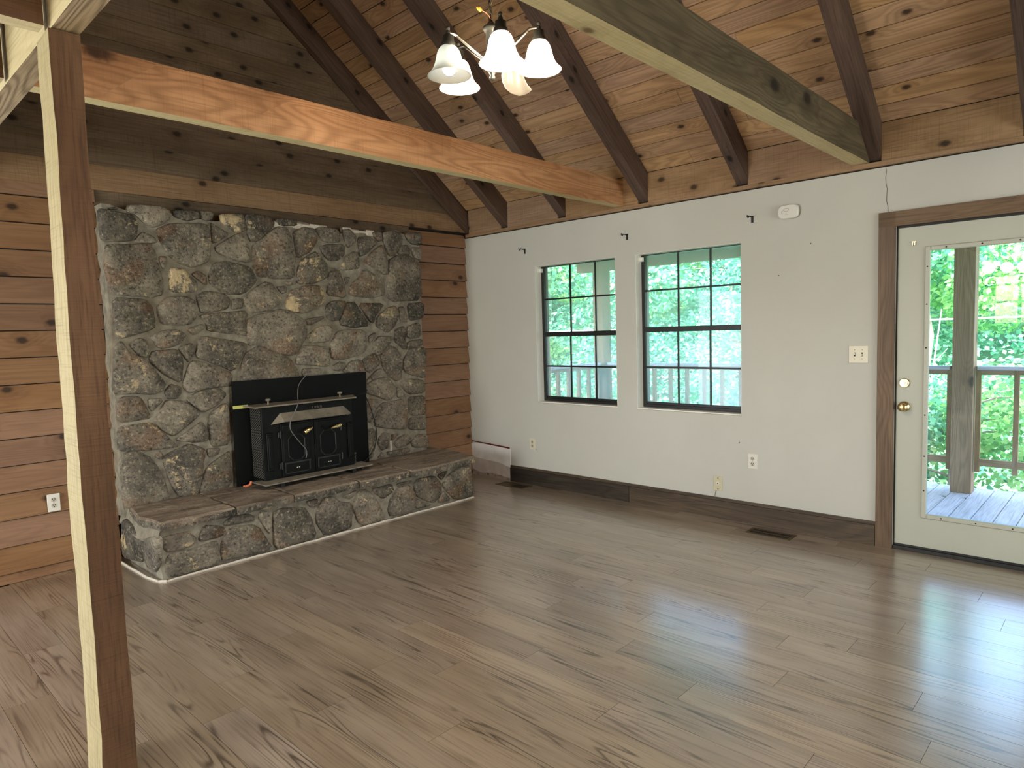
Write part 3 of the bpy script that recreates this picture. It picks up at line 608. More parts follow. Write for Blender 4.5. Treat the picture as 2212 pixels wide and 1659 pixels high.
# ------------------------------------------------------------------ windows and door
def window(idx, y0, y1, z0, z1, mun_y, rail, mun_z, x=.10):
    'y0 nearer the corner (larger y). Double-hung black metal window set back in the wall'
    o = struct(MB().box((x-.012, y0, z0), (x+.05, y0-.034, z1)).box((x-.012, y1+.034, z0), (x+.05, y1, z1)).box((x-.011, y0-.034, z1-.009), (x+.05, y1+.034, z1)).box((x-.011, y0-.034, z0), (x+.05, y1+.034, z0+.03)).build('window_%d' % idx, M_WINFR))
    box('meeting_rail', (x-.016, y0-.03, rail-.021), (x+.03, y1+.03, rail+.021), M_WINFR, o, .003)
    box('sash_rail', (x-.004, y0-.034, z0+.03), (x+.02, y1+.034, z0+.052), M_WINFR, o, .002)
    ys = [y0-.034, *mun_y, y1+.034]
    for part, za, zb, zm, xo in ((0, z0+.052, rail-.021, mun_z[0], .0), (1, rail+.021, z1-.009, mun_z[1], .012)):
        for m in mun_y: box('muntin', (x+xo, m-.007, za), (x+xo+.012, m+.007, zb), M_WINFR, o)
        box('muntin', (x+xo+.001, y0-.034, zm-.007), (x+xo+.011, y1+.034, zm+.007), M_WINFR, o)
        for ya, yb in zip(ys[:-1], ys[1:]):
            for c, d in ((za, zm-.007), (zm+.007, zb)):
                k = ('pane', round(ya-yb, 3), round(d-c, 3))
                if k not in _cache:
                    a, h = (ya-yb)/2, (d-c)/2; me = bpy.data.meshes.new('pane'); me.from_pydata([(0,-a,-h),(0,a,-h),(0,a,h),(0,-a,h)], [], [(0,1,2,3)]); me.materials.append(M_GLASS); _cache[k] = me
                link(bpy.data.objects.new('pane', _cache[k]), o, Matrix.Translation((x+xo+.006, (ya+yb)/2, (c+d)/2)))
    box('jamb', (.002, y0-.0005, z0), (x-.013, y0-.004, z1), M_REVEAL, o)
    box('jamb', (.002, y1+.0005, z0), (x-.013, y1+.004, z1), M_REVEAL, o)
    box('head_lining', (.002, y0, z1-.004), (x-.013, y1, z1-.0005), M_REVEAL, o)
    box('sill', (.002, y0-.001, z0-.004), (x-.012, y1+.001, z0+.006), M_REVEAL, o)
    return o
window(1, -.949, -1.852, .806, 2.080, (-1.277, -1.560), 1.442, (1.143, 1.772))
window(2, -2.050, -2.958, .806, 2.080, (-2.380, -2.660), 1.460, (1.147, 1.783))
# glass door
dr = struct(MB().box((.022, -3.979, .030), (.066, -4.150, 2.050)).box((.022, -4.732, .030), (.066, -4.893, 2.050)).box((.022, -4.150, .030), (.066, -4.732, .244)).box((.022, -4.150, 1.902), (.066, -4.732, 2.050)).build('door_1', M_DOOR))
for a, c in (((.012, -4.128, .222), (.024, -4.158, 1.924)), ((.012, -4.724, .222), (.024, -4.754, 1.924)), ((.012, -4.158, .222), (.024, -4.724, .252)), ((.012, -4.158, 1.894), (.024, -4.724, 1.924))):
    box('glazing_bead', a, c, M_DOOR, dr, .005)
mesh('pane', [(.045,-4.150,.244),(.045,-4.732,.244),(.045,-4.732,1.902),(.045,-4.150,1.902)], [(0,1,2,3)], M_DGLASS, dr)
sp = MB()
for zz in (.40, .62, .88, 1.30, 1.57, 1.80): sp.lathe([(.0,.0),(.005,.0),(.0045,.001)], (.0115, -4.143, zz), (-1,0,0), 8)
for yy in (-4.24, -4.42, -4.60): sp.lathe([(.0,.0),(.005,.0),(.0045,.001)], (.0115, yy, 1.909), (-1,0,0), 8).lathe([(.0,.0),(.005,.0),(.0045,.001)], (.0115, yy, .237), (-1,0,0), 8)
stuff(sp.build('screw_hole', M_SLOT, dr))
box('door_stop', (.068, -3.974, .0), (.14, -3.982, 2.062), M_DOOR, dr)
box('jamb_strip', (.012, -3.972, .0), (.03, -3.9775, 2.062), M_SLOT, dr)
box('head_strip', (.012, -3.972, 2.051), (.03, -4.900, 2.0645), M_SLOT, dr)
box('threshold', (.0, -3.974, -.002), (.13, -4.903, .022), M_CORD, dr)
box('sweep', (.018, -3.98, .014), (.03, -4.893, .034), M_CORD, dr)
dk_ = MB().lathe([(.0,.0),(.030,.0),(.031,.006),(.026,.012),(.022,.012),(.02,.018),(.0,.019)], (.022, -4.026, 1.078), (-1,0,0), 24).box((-.006,-4.034,1.073),(.004,-4.016,1.083), 0, .002).build('deadbolt', M_BRASS, dr, smooth=False)
MB().lathe([(.0,.0),(.033,.0),(.034,.004),(.028,.012),(.013,.016),(.012,.030),(.020,.036),(.0275,.046),(.027,.058),(.018,.066),(.0,.067)], (.022, -4.026, .928), (-1,0,0), 24).build('door_knob', M_BRASS, dr, smooth=True)
MB().box((.018,-4.056,1.962),(.023,-4.078,1.938)).box((.010,-4.058,1.955),(.023,-4.063,1.936)).box((.010,-4.071,1.955),(.023,-4.076,1.936)).build('latch_plate', M_NICKEL, dr)

# ------------------------------------------------------------------ stone fireplace
FP = thing('stone_fireplace', (-2.03, -.3, 0), 'rugged grey fieldstone fireplace with raised hearth against the siding wall', 'fireplace')
def smooth_poly(P, it=2):
    for _ in range(it):
        Q = []
        for i in range(len(P)):
            a, b = P[i], P[(i+1) % len(P)]
            w = .15
            Q += [(a[0]*(1-w)+b[0]*w, a[1]*(1-w)+b[1]*w), (a[0]*w+b[0]*(1-w), a[1]*w+b[1]*(1-w))]
        P = Q
    return P
def stone(P, M, thick, tone, lich, sd):
    r = random.Random(sd); cx = sum(p[0] for p in P)/len(P); cz = sum(p[1] for p in P)/len(P)
    P = smooth_poly([((p[0]-cx)*1.045, (p[1]-cz)*1.045) for p in P], 1)
    A = sum(P[i][0]*P[(i+1) % len(P)][1] - P[(i+1) % len(P)][0]*P[i][1] for i in range(len(P)))
    if A < 0: P = P[::-1]
    size = math.sqrt(abs(A)/2); n = len(P); v = []; f = []
    P = [(x*(1+r.uniform(-.025,.025)), z*(1+r.uniform(-.025,.025))) for x, z in P]
    inset = lambda d: [(x*(1-d/max(.02, math.hypot(x, z))), z*(1-d/max(.02, math.hypot(x, z)))) for x, z in P]
    k = min(1, size/.16); tilt = (r.uniform(-.09,.09), r.uniform(-.09,.09)); th = thick*(.75+.5*r.random())*(.6+.4*k)
    for ring, h, jit in ((P, -.006, 0), (inset(.004), th*.55, .002), (inset(.014*k), th*.9, .003), (inset(size*.26), th*1.02, .005)):
        for x, z in ring: v.append((x, z, h + (tilt[0]*x + tilt[1]*z if h > 0 else 0) + (r.uniform(-jit, jit))))
    for q in range(3):
        for i in range(n): f.append((q*n+i, q*n+(i+1) % n, (q+1)*n+(i+1) % n, (q+1)*n+i))
    v.append((0, 0, th*1.04)); c = len(v)-1
    for i in range(n): f.append((3*n+i, 3*n+(i+1) % n, c))
    o = mesh('stone', v, f, M_STONE, FP, M @ Matrix.Translation((cx, cz, 0)), True)
    o['tone'] = float(tone); o['lichen'] = float(lich)
    return o
Mface = frame((0, -.150, 0), (1,0,0), (0,0,1)); Mh = frame((0, -.735, 0), (1,0,0), (0,0,1)); Me = frame((-3.345, 0, 0), (0,-1,0), (0,0,1))
def pairs(L): return [(L[i], L[i+1]) for i in range(0, len(L), 2)]
for i, (t, l, L) in enumerate(CHIM): stone(pairs(L), Mface, .030, t, l, i)
for i, (t, l, L) in enumerate(HEARTH): stone([(a, max(b, .008)) for a, b in pairs(L)], Mh, .026, t, l, 200+i)
for i, (t, l, L) in enumerate(HEND): stone([(-a, max(b, .008)) for a, b in pairs(L)], Me, .024, t, l, 300+i)
# mortar bed: a rough slab behind the stones
def rough_face(nx, nz, x0, x1, z0, ztop, y, amp, sd, back):
    r = random.Random(sd); v = []; f = []
    for j in range(nz+1):
        for i in range(nx+1):
            u = i/nx; x = x0+(x1-x0)*u; zt = ztop(x); zz = z0+(zt-z0)*j/nz
            e = 0 if 0 < i < nx else r.uniform(-.010, .006)*(1 if i == 0 else -1)
            v.append((x+e, y + r.uniform(-amp, amp), zz))
    N = nx+1
    for j in range(nz):
        for i in range(nx): f.append((j*N+i, j*N+i+1, (j+1)*N+i+1, (j+1)*N+i))
    base = len(v); loop = [i for i in range(N)] + [j*N+nx for j in range(1, nz+1)] + [nz*N+i for i in range(nx-1, -1, -1)] + [j*N for j in range(nz-1, 0, -1)]
    for q in loop: v.append((v[q][0], back, v[q][2]))
    m = len(loop)
    for k in range(m): f.append((loop[k], base+k, base+(k+1) % m, loop[(k+1) % m]))
    return v, f
v, f = rough_face(52, 40, -3.352, -.722, .30, lambda x: 2.385 + .03*math.sin(x*5.1) + .018*math.sin(x*13+1) - (.04 if x < -3.15 else 0) - (.03 if x > -.95 else 0), -.150, .006, 5, -.006)
mesh('mortar', v, f, M_MORTAR, FP, None, False)
v, f = rough_face(50, 8, -3.338, -.705, .0, lambda x: .326, -.736, .005, 6, -.14)
mesh('mortar', v, f, M_MORTAR, FP, None, False)
# rough mortar wedge at the left end, over the end stones
mesh('mortar_wedge', [(-3.375,-.10,.27),(-3.375,-.42,.22),(-3.36,-.76,.27),(-3.345,-.77,.32),(-3.33,-.16,.36),(-3.335,-.05,.34),(-3.33,-.76,.20)], [(0,1,6,2,3,4,5)], M_MORTAR, FP)
# white pointing along the top right
for ra in (range(0, 6), range(8, 12)):
    b = MB()
    for i in ra:
        xa = -2.16 + i*.078; b.box((xa, -.158, 2.355+rnd.uniform(-.012,.012)), (xa+.085, -.10, 2.398+rnd.uniform(-.01,.01)), 0, .008)
    b.build('white_pointing', M_CAULK, FP)
# hearth slabs
def slab(poly, z0, z1, sd, tone):
    r = random.Random(sd); Q = []
    for i in range(len(poly)):
        a, c = Vector(poly[i]), Vector(poly[(i+1) % len(poly)]); m = max(2, int((c-a).length/.06)); rough = .008 if (a.y < -.5 or c.y < -.5) else .002
        for k in range(m):
            p = a.lerp(c, k/m); Q.append((p.x + (r.uniform(-rough, rough) if k else 0), p.y + (r.uniform(-rough, rough) if k else 0)))
    n = len(Q); cx = sum(p[0] for p in Q)/n; cyy = sum(p[1] for p in Q)/n; v = []; f = []
    for d, h in ((.004, z0), (-.002, z0+.018), (.0, z1-.012), (.014, z1)):
        for x, y in Q:
            L = math.hypot(x-cx, y-cyy); q = 1-d/L; v.append((cx+(x-cx)*q, cyy+(y-cyy)*q, h + r.uniform(-.003, .003)))
    for q in range(3):
        for i in range(n): f.append((q*n+i, q*n+(i+1) % n, (q+1)*n+(i+1) % n, (q+1)*n+i))
    f.append(tuple(range(n-1,-1,-1)))
    # gridded top for gentle undulation
    for s_ in (.66, .33):
        for i in range(n):
            x, y, _ = v[3*n+i]; v.append((cx+(x-cx)*s_, cyy+(y-cyy)*s_, z1 + r.uniform(-.002, .004)))
    for q in range(3, 5):
        for i in range(n): f.append((q*n+i, q*n+(i+1) % n, (q+1)*n+(i+1) % n, (q+1)*n+i))
    v.append((cx, cyy, z1+.002)); c = len(v)-1
    for i in range(n): f.append((5*n+i, 5*n+(i+1) % n, c))
    M = Matrix.Translation((cx, cyy, z0)); Mi = M.inverted()
    o = mesh('hearth_slab', [Mi @ Vector(p) for p in v], f, [M_SLAB, M_STONE], FP, M, False, [1]*(2*n) + [0]*(len(f)-2*n)); o['tone'] = -.35; o['lichen'] = .35
slab([(-3.325,-.15),(-3.385,-.50),(-3.345,-.785),(-3.10,-.80),(-2.882,-.797),(-2.86,-.15)], .322, .378, 1, 0)
slab([(-2.868,-.15),(-2.874,-.797),(-2.46,-.79),(-2.44,-.15)], .322, .377, 2, 0)
slab([(-2.434,-.15),(-2.454,-.795),(-2.2,-.80),(-1.922,-.79),(-1.93,-.15)], .320, .376, 3, 0)
slab([(-1.924,-.15),(-1.912,-.805),(-1.86,-.825),(-1.44,-.80),(-1.42,-.15)], .318, .376, 4, 0)
slab([(-1.414,-.15),(-1.432,-.83),(-1.30,-.845),(-1.05,-.83),(-.80,-.80),(-.68,-.78),(-.648,-.60),(-.60,-.40),(-.62,-.03),(-.72,-.03),(-.74,-.15)], .316, .378, 5, 0)
b = MB(); r2 = random.Random(9); pts = [(-3.392,-.03),(-3.388,-.3),(-3.382,-.6),(-3.362,-.74),(-3.325,-.775)] + [(-3.325 + k*.131, -.766 + r2.uniform(-.004,.004)) for k in range(1, 21)]
for (xa, ya), (xb, yb) in zip(pts[:-1], pts[1:]):
    b.tube([(xa,ya,.002),((xa+xb)/2,(ya+yb)/2,.004),(xb,yb,.002)], [.007+r2.random()*.004]*3, 6)
b.build('caulk_bead', M_CAULK, FP)

# ------------------------------------------------------------------ wood stove insert
WS = thing('wood_stove', (-2.08, -.39, .378), 'black steel wood stove insert with two doors in the stone fireplace', 'stove')
box('surround_panel', (-2.600, -.226, .985), (-1.424, -.214, 1.172), M_PANEL, WS)
box('surround_panel', (-2.606, -.224, .384), (-2.470, -.212, .983), M_PANEL, WS)
box('surround_panel', (-1.700, -.224, .384), (-1.430, -.212, .983), M_PANEL, WS)
box('body', (-2.474, -.398, .392), (-1.692, -.213, .972), M_BLACK, WS, .004)
# expanded-metal grille on the left side
g = MB(); nz = 26
for k in range(nz):
    for m in range(5):
        y0 = -.385 + m*.032; z0 = .44 + k*.02; 
        for sgn in (1, -1):
            g.tube([(-2.4755, y0, z0+ (0 if sgn > 0 else .02)), (-2.4775, y0+.016, z0+.01), (-2.4755, y0+.032, z0+(.02 if sgn > 0 else 0))], .0013, 3, cap=False)
stuff(g.build('side_grille', M_WIRE, WS))
MB().prism([(-2.530,-.226),(-2.537,-.44),(-1.680,-.452),(-1.565,-.226)], .976, .986, bev=.002).build('top_shelf', M_DUSTY, WS)
for x, y in ((-2.385, -.34), (-1.765, -.34)):
    MB().lathe([(.0,0),(.010,0),(.007,.006),(.006,.026),(.018,.030),(.020,.036),(.016,.044),(.0,.046)], (x, y, .986), n=14).build('damper_knob', M_DUSTY, WS, smooth=True)
# hood over the doors
h = MB(); xa, xb = -2.325, -1.775; fa, fb = -2.335, -1.755
V = [(xa,-.398,.918),(xb,-.398,.918),(fb,-.478,.862),(fa,-.478,.862),(xa,-.398,.910),(xb,-.398,.910),(fb,-.472,.855),(fa,-.472,.855),(-2.405,-.398,.838),(-1.745,-.398,.838),(-2.399,-.392,.832)]
h.add(V, [(0,3,2,1),(4,5,6,7),(3,7,6,2),(0,8,3),(1,2,9),(4,7,8),(5,9,6),(3,8,7),(2,6,9)])
h.build('hood', M_DUSTY, WS)
bd = MB().prism([(.052*math.cos(a)*(1 if abs(math.cos(a)) < .7 else 1) + (.018 if math.cos(a) > 0 else -.018), .017*math.sin(a)) for a in [2*PI*k/20 for k in range(20)]], 0, .006, frame((-2.017,-.398,.936),(1,0,0),(0,0,1)), bev=.002).build('badge', M_BLACK, WS)
for k in range(4):
    xq = -2.053 + k*.024
    MB().tube([(xq-.007,-.4055,.928),(xq-.007,-.4055,.944),(xq+(.006 if k % 2 else .004),-.4055,.940 if k != 1 else .928),(xq-.002+.004*(k % 2),-.4055,.934),(xq+.007,-.4055,.927 if k != 1 else .944)], .0013, 5).build('badge_mark', M_DUSTY, bd)
def stove_door(x0, x1, z0, z1, hinge):
    o = MB().box((x0, -.414, z0), (x1, -.397, z1), 0, .003).build('door', M_BLACK, WS)
    w = x1-x0
    MB().box((x0+.012,-.419,z0+.115),(x1-.012,-.412,z1-.014),0,.003).build('door_field', M_BLACK, o)
    cx = (x0+x1)/2 - .002; a, hh, ch = .068, .098, .034; zc = z0 + .215
    P = [(-a,-hh+ch),(-a+ch,-hh),(a-ch,-hh),(a,-hh+ch),(a,hh-ch),(a-ch,hh),(-a+ch,hh),(-a,hh-ch)]
    MB().tube([(cx+p[0], -.421, zc+p[1]) for p in P+P[:2]], .0048, 6).build('window_molding', M_IRON, o)
    MB().prism([(p[0]*.93, p[1]*.93) for p in P], 0, .0015, frame((cx,-.4185,zc),(1,0,0),(0,0,1))).build('window_panel', M_PANEL, o)
    fr = MB().box((x0+.014,-.424,z0+.095),(x1-.012,-.412,z0+.107)).box((x0+.014,-.420,z0+.018),(x1-.012,-.412,z0+.026)).box((x0+.014,-.420,z0+.02),(x0+.024,-.412,z0+.1)).box((x1-.024,-.420,z0+.02),(x1-.012,-.412,z0+.1))
    fr.build('draft_frame', M_IRON, o)
    kn = MB()
    for dx in (-.008, .008): kn.lathe([(.0,0),(.006,0),(.008,.006),(.006,.012),(.0,.013)], (cx+.006+dx, -.414, z0+.058), (0,-1,0), 10)
    kn.build('draft_knob', M_NICKEL, o, smooth=True)
    xs = x0 if hinge < 0 else x1
    for zz in (z0+.085, z1-.085):
        MB().box((xs-.022 if hinge < 0 else xs,-.412,zz-.022),(xs if hinge < 0 else xs+.022,-.398,zz+.022),0,.003).tube([(xs+hinge*.006,-.418,zz-.026),(xs+hinge*.006,-.418,zz+.030)], .006, 8).build('hinge', M_IRON, o)
    return o
def coil_handle(parent, piv, a, c, rod):
    MB().lathe([(.0,0),(.013,0),(.013,.008),(.0,.010)], (piv[0], -.414, piv[1]), (0,-1,0), 12).tube([(piv[0],-.422,piv[1]),*rod], .005, 6).build('handle_rod', M_BLACK, parent)
    a, c = Vector(a), Vector(c); L = (c-a).length; ax = (c-a).normalized(); prof = []
    N = 9
    for i in range(N*2+1):
        q = i/(N*2); base = .008 + .0115*math.sin(min(1, q*1.15)*PI*.62)**1.4; prof.append((base if i % 2 else base-.0026, q*L))
    MB().lathe([(.0,0)] + prof + [(.0,L)], a, ax, 12).build('coil_handle', M_BRASS, parent)
d1 = stove_door(-2.334, -2.092, .432, .840, -1)
d2 = stove_door(-2.054, -1.826, .432, .838, 1)
coil_handle(d1, (-2.152, .790), (-2.094, -.455, .786), (-2.178, -.475, .757), [(-2.130,-.44,.790),(-2.094,-.455,.786)])
coil_handle(d2, (-2.004, .782), (-1.930, -.45, .757), (-1.842, -.455, .776), [(-1.975,-.438,.772),(-1.945,-.448,.758),(-1.928,-.45,.757)])
box('center_post', (-2.091, -.408, .425), (-2.056, -.396, .845), M_BLACK, WS, .002)
for xa in (-2.448, -1.752):
    MB().box((xa,-.412,.492),(xa+.048,-.397,.772),0,.004).box((xa-.002,-.418,.764),(xa+.050,-.397,.780),0,.004).box((xa+.012,-.416,.51),(xa+.036,-.410,.75),0,.003).build('side_pilaster', M_BLACK, WS)
MB().prism([(-2.545,-.335),(-2.538,-.540),(-1.600,-.520),(-1.575,-.325),(-1.70,-.33),(-1.70,-.40),(-2.46,-.40),(-2.46,-.34)], .416, .424, bev=.001).build('ash_shelf', M_DUSTY, WS)
box('base_skirt', (-2.44, -.385, .379), (-1.72, -.24, .394), M_CORD, WS)
bracket = MB().box((-2.40,-.50,.380),(-2.37,-.40,.416)).box((-1.78,-.50,.380),(-1.75,-.40,.416)).build('shelf_bracket', M_CORD, WS)
ac = MB().tube([(-1.662,-.36,.40),(-1.662,-.36,.50)], .006, 8)
for zz in (.43,.455,.48): ac.lathe([(.006,0),(.012,.004),(.012,.010),(.006,.014)], (-1.662,-.36,zz), n=10)
ac.lathe([(.0,0),(.012,0),(.014,.008),(.010,.016),(.0,.018)], (-1.662,-.36,.500), n=12).build('air_control', M_DARKMET, WS)

# small things on and around the stove
def spline(P, n=8):
    P = [Vector(p) for p in P]; out = []
    for i in range(len(P)-1):
        p0, p1, p2, p3 = P[max(i-1,0)], P[i], P[i+1], P[min(i+2,len(P)-1)]
        for k in range(n):
            t = k/n; out.append(.5*((2*p1)+(p2-p0)*t+(2*p0-5*p1+4*p2-p3)*t*t+(3*p1-p0-3*p2+p3)*t**3))
    return out + [P[-1]]
o = MB().tube(spline([(-1.96,-.21,1.186),(-2.01,-.232,1.168),(-2.073,-.245,1.106),(-2.135,-.33,1.032),(-2.205,-.456,.984),(-2.250,-.482,.925),(-2.288,-.488,.87),(-2.297,-.488,.806),(-2.263,-.478,.749),(-2.203,-.458,.679),(-2.154,-.442,.624),(-2.140,-.432,.585),(-2.150,-.430,.55)]), .0032, 6).build('thermostat_wire', M_WIRE, None, None, True)
tag(o, 'thin grey wire hanging loose down the front of the stove', 'wire')
o = MB().tube(spline([(-1.455,-.206,1.02),(-1.442,-.208,.99),(-1.417,-.213,.932),(-1.367,-.216,.793),(-1.339,-.217,.666),(-1.339,-.219,.584),(-1.368,-.22,.506),(-1.425,-.23,.44),(-1.49,-.24,.398),(-1.56,-.26,.386)]), .0045, 8).build('power_cord', M_CORD, None, None, True)
tag(o, 'black power cord bowing out beside the right of the stove', 'cord')
o = box('tape_strip', (-2.604, -.2285, .966), (-2.488, -.2262, .990), M_LIME); tag(o, 'short yellow-green tape strip on the black stove surround', 'tape')
o = MB().tube(spline([(-2.575,-.262,.388),(-2.555,-.258,.384),(-2.528,-.255,.387),(-2.512,-.252,.400),(-2.513,-.250,.412)], 5), [.006]*5+[.009]*10+[.0085]*6, 8).build('foam_scrap', M_ORANGE, None, None, True)
tag(o, 'small curled bright orange scrap on the hearth beside the stove', 'scrap')
o = MB()
for k in range(5): o.tube([(-1.178+.006*math.cos(a), -.205, .451+k*.018+.008*math.sin(a)) for a in [2*PI*q/10 for q in range(11)]], .0022, 5, cap=False)
o = o.build('bead_chain', M_WHITE); tag(o, 'tiny white ring chain leaning on the stones at right of the stove', 'chain')
# ------------------------------------------------------------------ outlets, switch, alarm, brackets, registers
M_RECEP = plain('receptacle_face', rgb(196,190,176), .4, var=.01)
def plate_thing(name, o, x, up, w, h, mat, label, cat, kind, group=None):
    'cover plate in local xy (x right, y up, z toward the room)'
    M = frame(o, x, up); t = bpy.data.objects.new(name, None); t.empty_display_size = .03; link(t, None, M); tag(t, label, cat, group)
    L = lambda b, nm, mt: b.build(nm, mt, t, M)
    L(MB().box((-w/2,-h/2,0),(w/2,h/2,.006),0,.002), 'cover_plate', mat)
    if kind == 'outlet':
        for s_ in (1, -1):
            cyy = s_*.0195
            r = L(MB().prism([(.0165*max(-.9,min(.9,math.cos(a)*1.05)), cyy+.0145*math.sin(a)) for a in [2*PI*k/18 for k in range(18)]], .005, .0085), 'receptacle', M_RECEP)
            b = MB()
            for dx in (-.0063, .0063): b.box((dx-.0019,cyy-.0005,.008),(dx+.0019,cyy+.0095,.0089))
            b.lathe([(.0,.0),(.0036,.0),(.0036,.0009)], (0, cyy-.0065, .008), (0,0,1), 8, close=True)
            L(b, 'slot', M_SLOT)
        L(MB().lathe([(.0,.0),(.003,.0),(.002,.0015),(.0,.0018)], (0,0,.006), (0,0,1), 8), 'screw', M_NICKEL)
    if kind == 'switch':
        for dx in (-.023, .023):
            L(MB().box((dx-.0055,-.0125,.0055),(dx+.0055,.0125,.0066)), 'slot', M_SLOT)
            L(MB().box((dx-.0045,-.004 if dx < 0 else -.009,.006),(dx+.0045,.009 if dx < 0 else .004,.015),0,.002), 'toggle', mat)
            for yy in (-.030,.030): L(MB().lathe([(.0,.0),(.0033,.0),(.002,.0015),(.0,.0018)], (dx,yy,.006), (0,0,1), 8), 'screw', M_NICKEL)
    if kind == 'jack':
        L(MB().lathe([(.0,.0),(.013,.0),(.013,.003),(.0,.003)], (0,.003,.006), (0,0,1), 14), 'jack_face', M_WHITE)
        L(MB().box((-.005,-.001,.008),(.005,.006,.0098)).box((-.0028,-.004,.008),(.0028,-.001,.0098)), 'socket', M_SLOT)
        for yy in (-.042,.042): L(MB().lathe([(.0,.0),(.0045,.0),(.003,.002),(.0,.0022)], (0,yy,.006), (0,0,1), 8), 'screw', M_DARKMET)
        L(MB().tube([(-.016,-.052,.003),(-.020,-.075,.006),(-.024,-.100,.012)], .0022, 5), 'cable', M_WIRE)
    return t
plate_thing('wall_outlet', (-3.722, -.026, .466), (1,0,0), (0,0,1), .071, .114, M_WHITE, 'white duplex outlet on the orange siding left of the post', 'outlet', 'outlet')
plate_thing('wall_outlet', (-.0005, -.866, .397), (0,-1,0), (0,0,1), .071, .112, M_IVORY, 'ivory duplex outlet on the white wall left of and below the left window', 'outlet', 'outlet')
plate_thing('wall_outlet', (-.0005, -3.043, .468), (0,-1,0), (0,0,1), .071, .112, M_WHITE, 'white duplex outlet on the wall below the right window', 'outlet', 'outlet')
plate_thing('phone_jack', (-.0005, -2.768, .266), (0,-1,0), (0,0,1), .071, .112, M_LIMEIV, 'yellowed phone jack plate just above the baseboard with a thin cable', 'jack', 'jack')
plate_thing('light_switch', (-.0005, -3.760, 1.260), (0,-1,0), (0,0,1), .118, .114, M_IVORY, 'ivory double light switch plate beside the door casing', 'switch', 'switch')
# carbon monoxide alarm
M = frame((-.001, -3.311, 2.245), (0,-1,0), (0,0,1)); t = bpy.data.objects.new('alarm', None); t.empty_display_size = .03; link(t, None, M)
tag(t, 'white rounded carbon monoxide alarm mounted high on the white wall', 'alarm')
sq = [(.070*math.copysign(abs(math.cos(a))**.55, math.cos(a)), .0475*math.copysign(abs(math.sin(a))**.62, math.sin(a))) for a in [2*PI*k/32 for k in range(32)]]
MB().prism([(x*.97, y*.97) for x, y in sq], 0, .012).build('back_plate', M_DARKMET, t, M)
MB().prism(sq, .010, .038, bev=.006).build('housing', M_WHITE, t, M)
MB().tube([(-.012+.019*math.cos(a), .012+.010*math.sin(a), .0385) for a in [2*PI*k/20 for k in range(21)]], .0009, 5).build('test_button', M_WIRE, t, M)
MB().lathe([(.0,0),(.003,0),(.002,.001)], (-.010,-.010,.0375), (0,0,1), 8).build('indicator', M_SLOT, t, M)
mk = MB()
for k in range(4): mk.box((-.046+.004*(k % 2), -.012+.0055*k, .0378), (-.040+.004*(k % 2), -.009+.0055*k, .0384))
for k in range(5): mk.box((-.020+.005*k, -.021, .0378), (-.017+.005*k, -.0195, .0384))
stuff(mk.build('printed_mark', M_WIRE, t, M))
# curtain rod brackets
for y, l in ((-.835, 'black curtain rod bracket left of the left window'), (-1.978, 'black curtain rod bracket above the gap between the two windows'), (-3.044, 'black curtain rod bracket right of the right window, near the alarm')):
    M = frame((-.0005, y, 2.233), (0,-1,0), (0,0,1)); t = bpy.data.objects.new('rod_bracket', None); t.empty_display_size = .02; link(t, None, M); tag(t, l, 'bracket', 'curtain rod brackets')
    MB().box((-.008,-.026,0),(.008,.022,.004),0,.001).build('wall_plate', M_CORD, t, M)
    MB().tube([(0,.014,.003),(0,.016,.05),(0,.016,.062),(0,.004,.070),(0,.004,.080),(0,.014,.086),(0,.020,.086)], .0045, 6).build('arm', M_CORD, t, M)
for y, l in ((-.972, 'small white blind bracket in the top corner of the left window'), (-2.074, 'small white blind bracket in the top corner of the right window')):
    o = MB().box((.052,y+.020,2.022),(.080,y-.012,2.058),0,.003).box((.040,y+.022,2.030),(.052,y+.016,2.058)).build('blind_bracket', M_WHITE); tag(o, l, 'bracket', 'blind brackets in the window corners')
M_LOUVER = plain('dark_louver', rgb(44,38,30), .5, .4)
# floor registers
def register(y0, y1, x0, x1, lab, closed):
    t = thing('floor_register', ((x0+x1)/2, (y0+y1)/2, 0), lab, 'vent')
    f = MB(); e = .022
    f.box((x0,y0,0),(x0+e,y1,.004)).box((x1-e,y0,0),(x1,y1,.004)).box((x0+e,y0,0),(x1-e,y0+e,.004)).box((x0+e,y1-e,0),(x1-e,y1,.004))
    f.build('register_frame', M_BRONZE, t)
    box('duct', (x0+e, y0+e, -.0005), (x1-e, y1-e, .0008), M_SLOT, t)
    n = 15
    if not closed:
        for k in range(n):
            yy = y0+e+.006 + (y1-y0-2*e-.012)*k/(n-1); sl = MB().add([(x0+e,yy-.003,.001),(x1-e,yy-.003,.001),(x1-e,yy+.002,.0038),(x0+e,yy+.002,.0038),(x0+e,yy-.0018,.001),(x1-e,yy-.0018,.001),(x1-e,yy+.0032,.0038),(x0+e,yy+.0032,.0038)], [(0,1,2,3),(7,6,5,4),(0,3,7,4),(1,5,6,2),(3,2,6,7)])
            sl.build('louver', M_LOUVER, t)
        box('center_bar', ((x0+x1)/2-.003, y0+e, .001), ((x0+x1)/2+.003, y1-e, .0042), M_BRONZE, t)
    else:
        ym = (y0+y1)/2; box('cover', (x0+e+.006, ym+.004, .0008), (x1-e-.006, y1-e-.006, .0018), M_BRONZE, t); box('center_bar', (x0+e, ym-.004, .001), (x1-e, ym+.004, .004), M_BRONZE, t)
register(-3.405, -3.090, -.250, -.105, 'bronze louvred floor register near the baseboard under the right window', False)
register(-.902, -.553, -.215, -.065, 'dark floor register by the bare wall patch near the hearth', True)

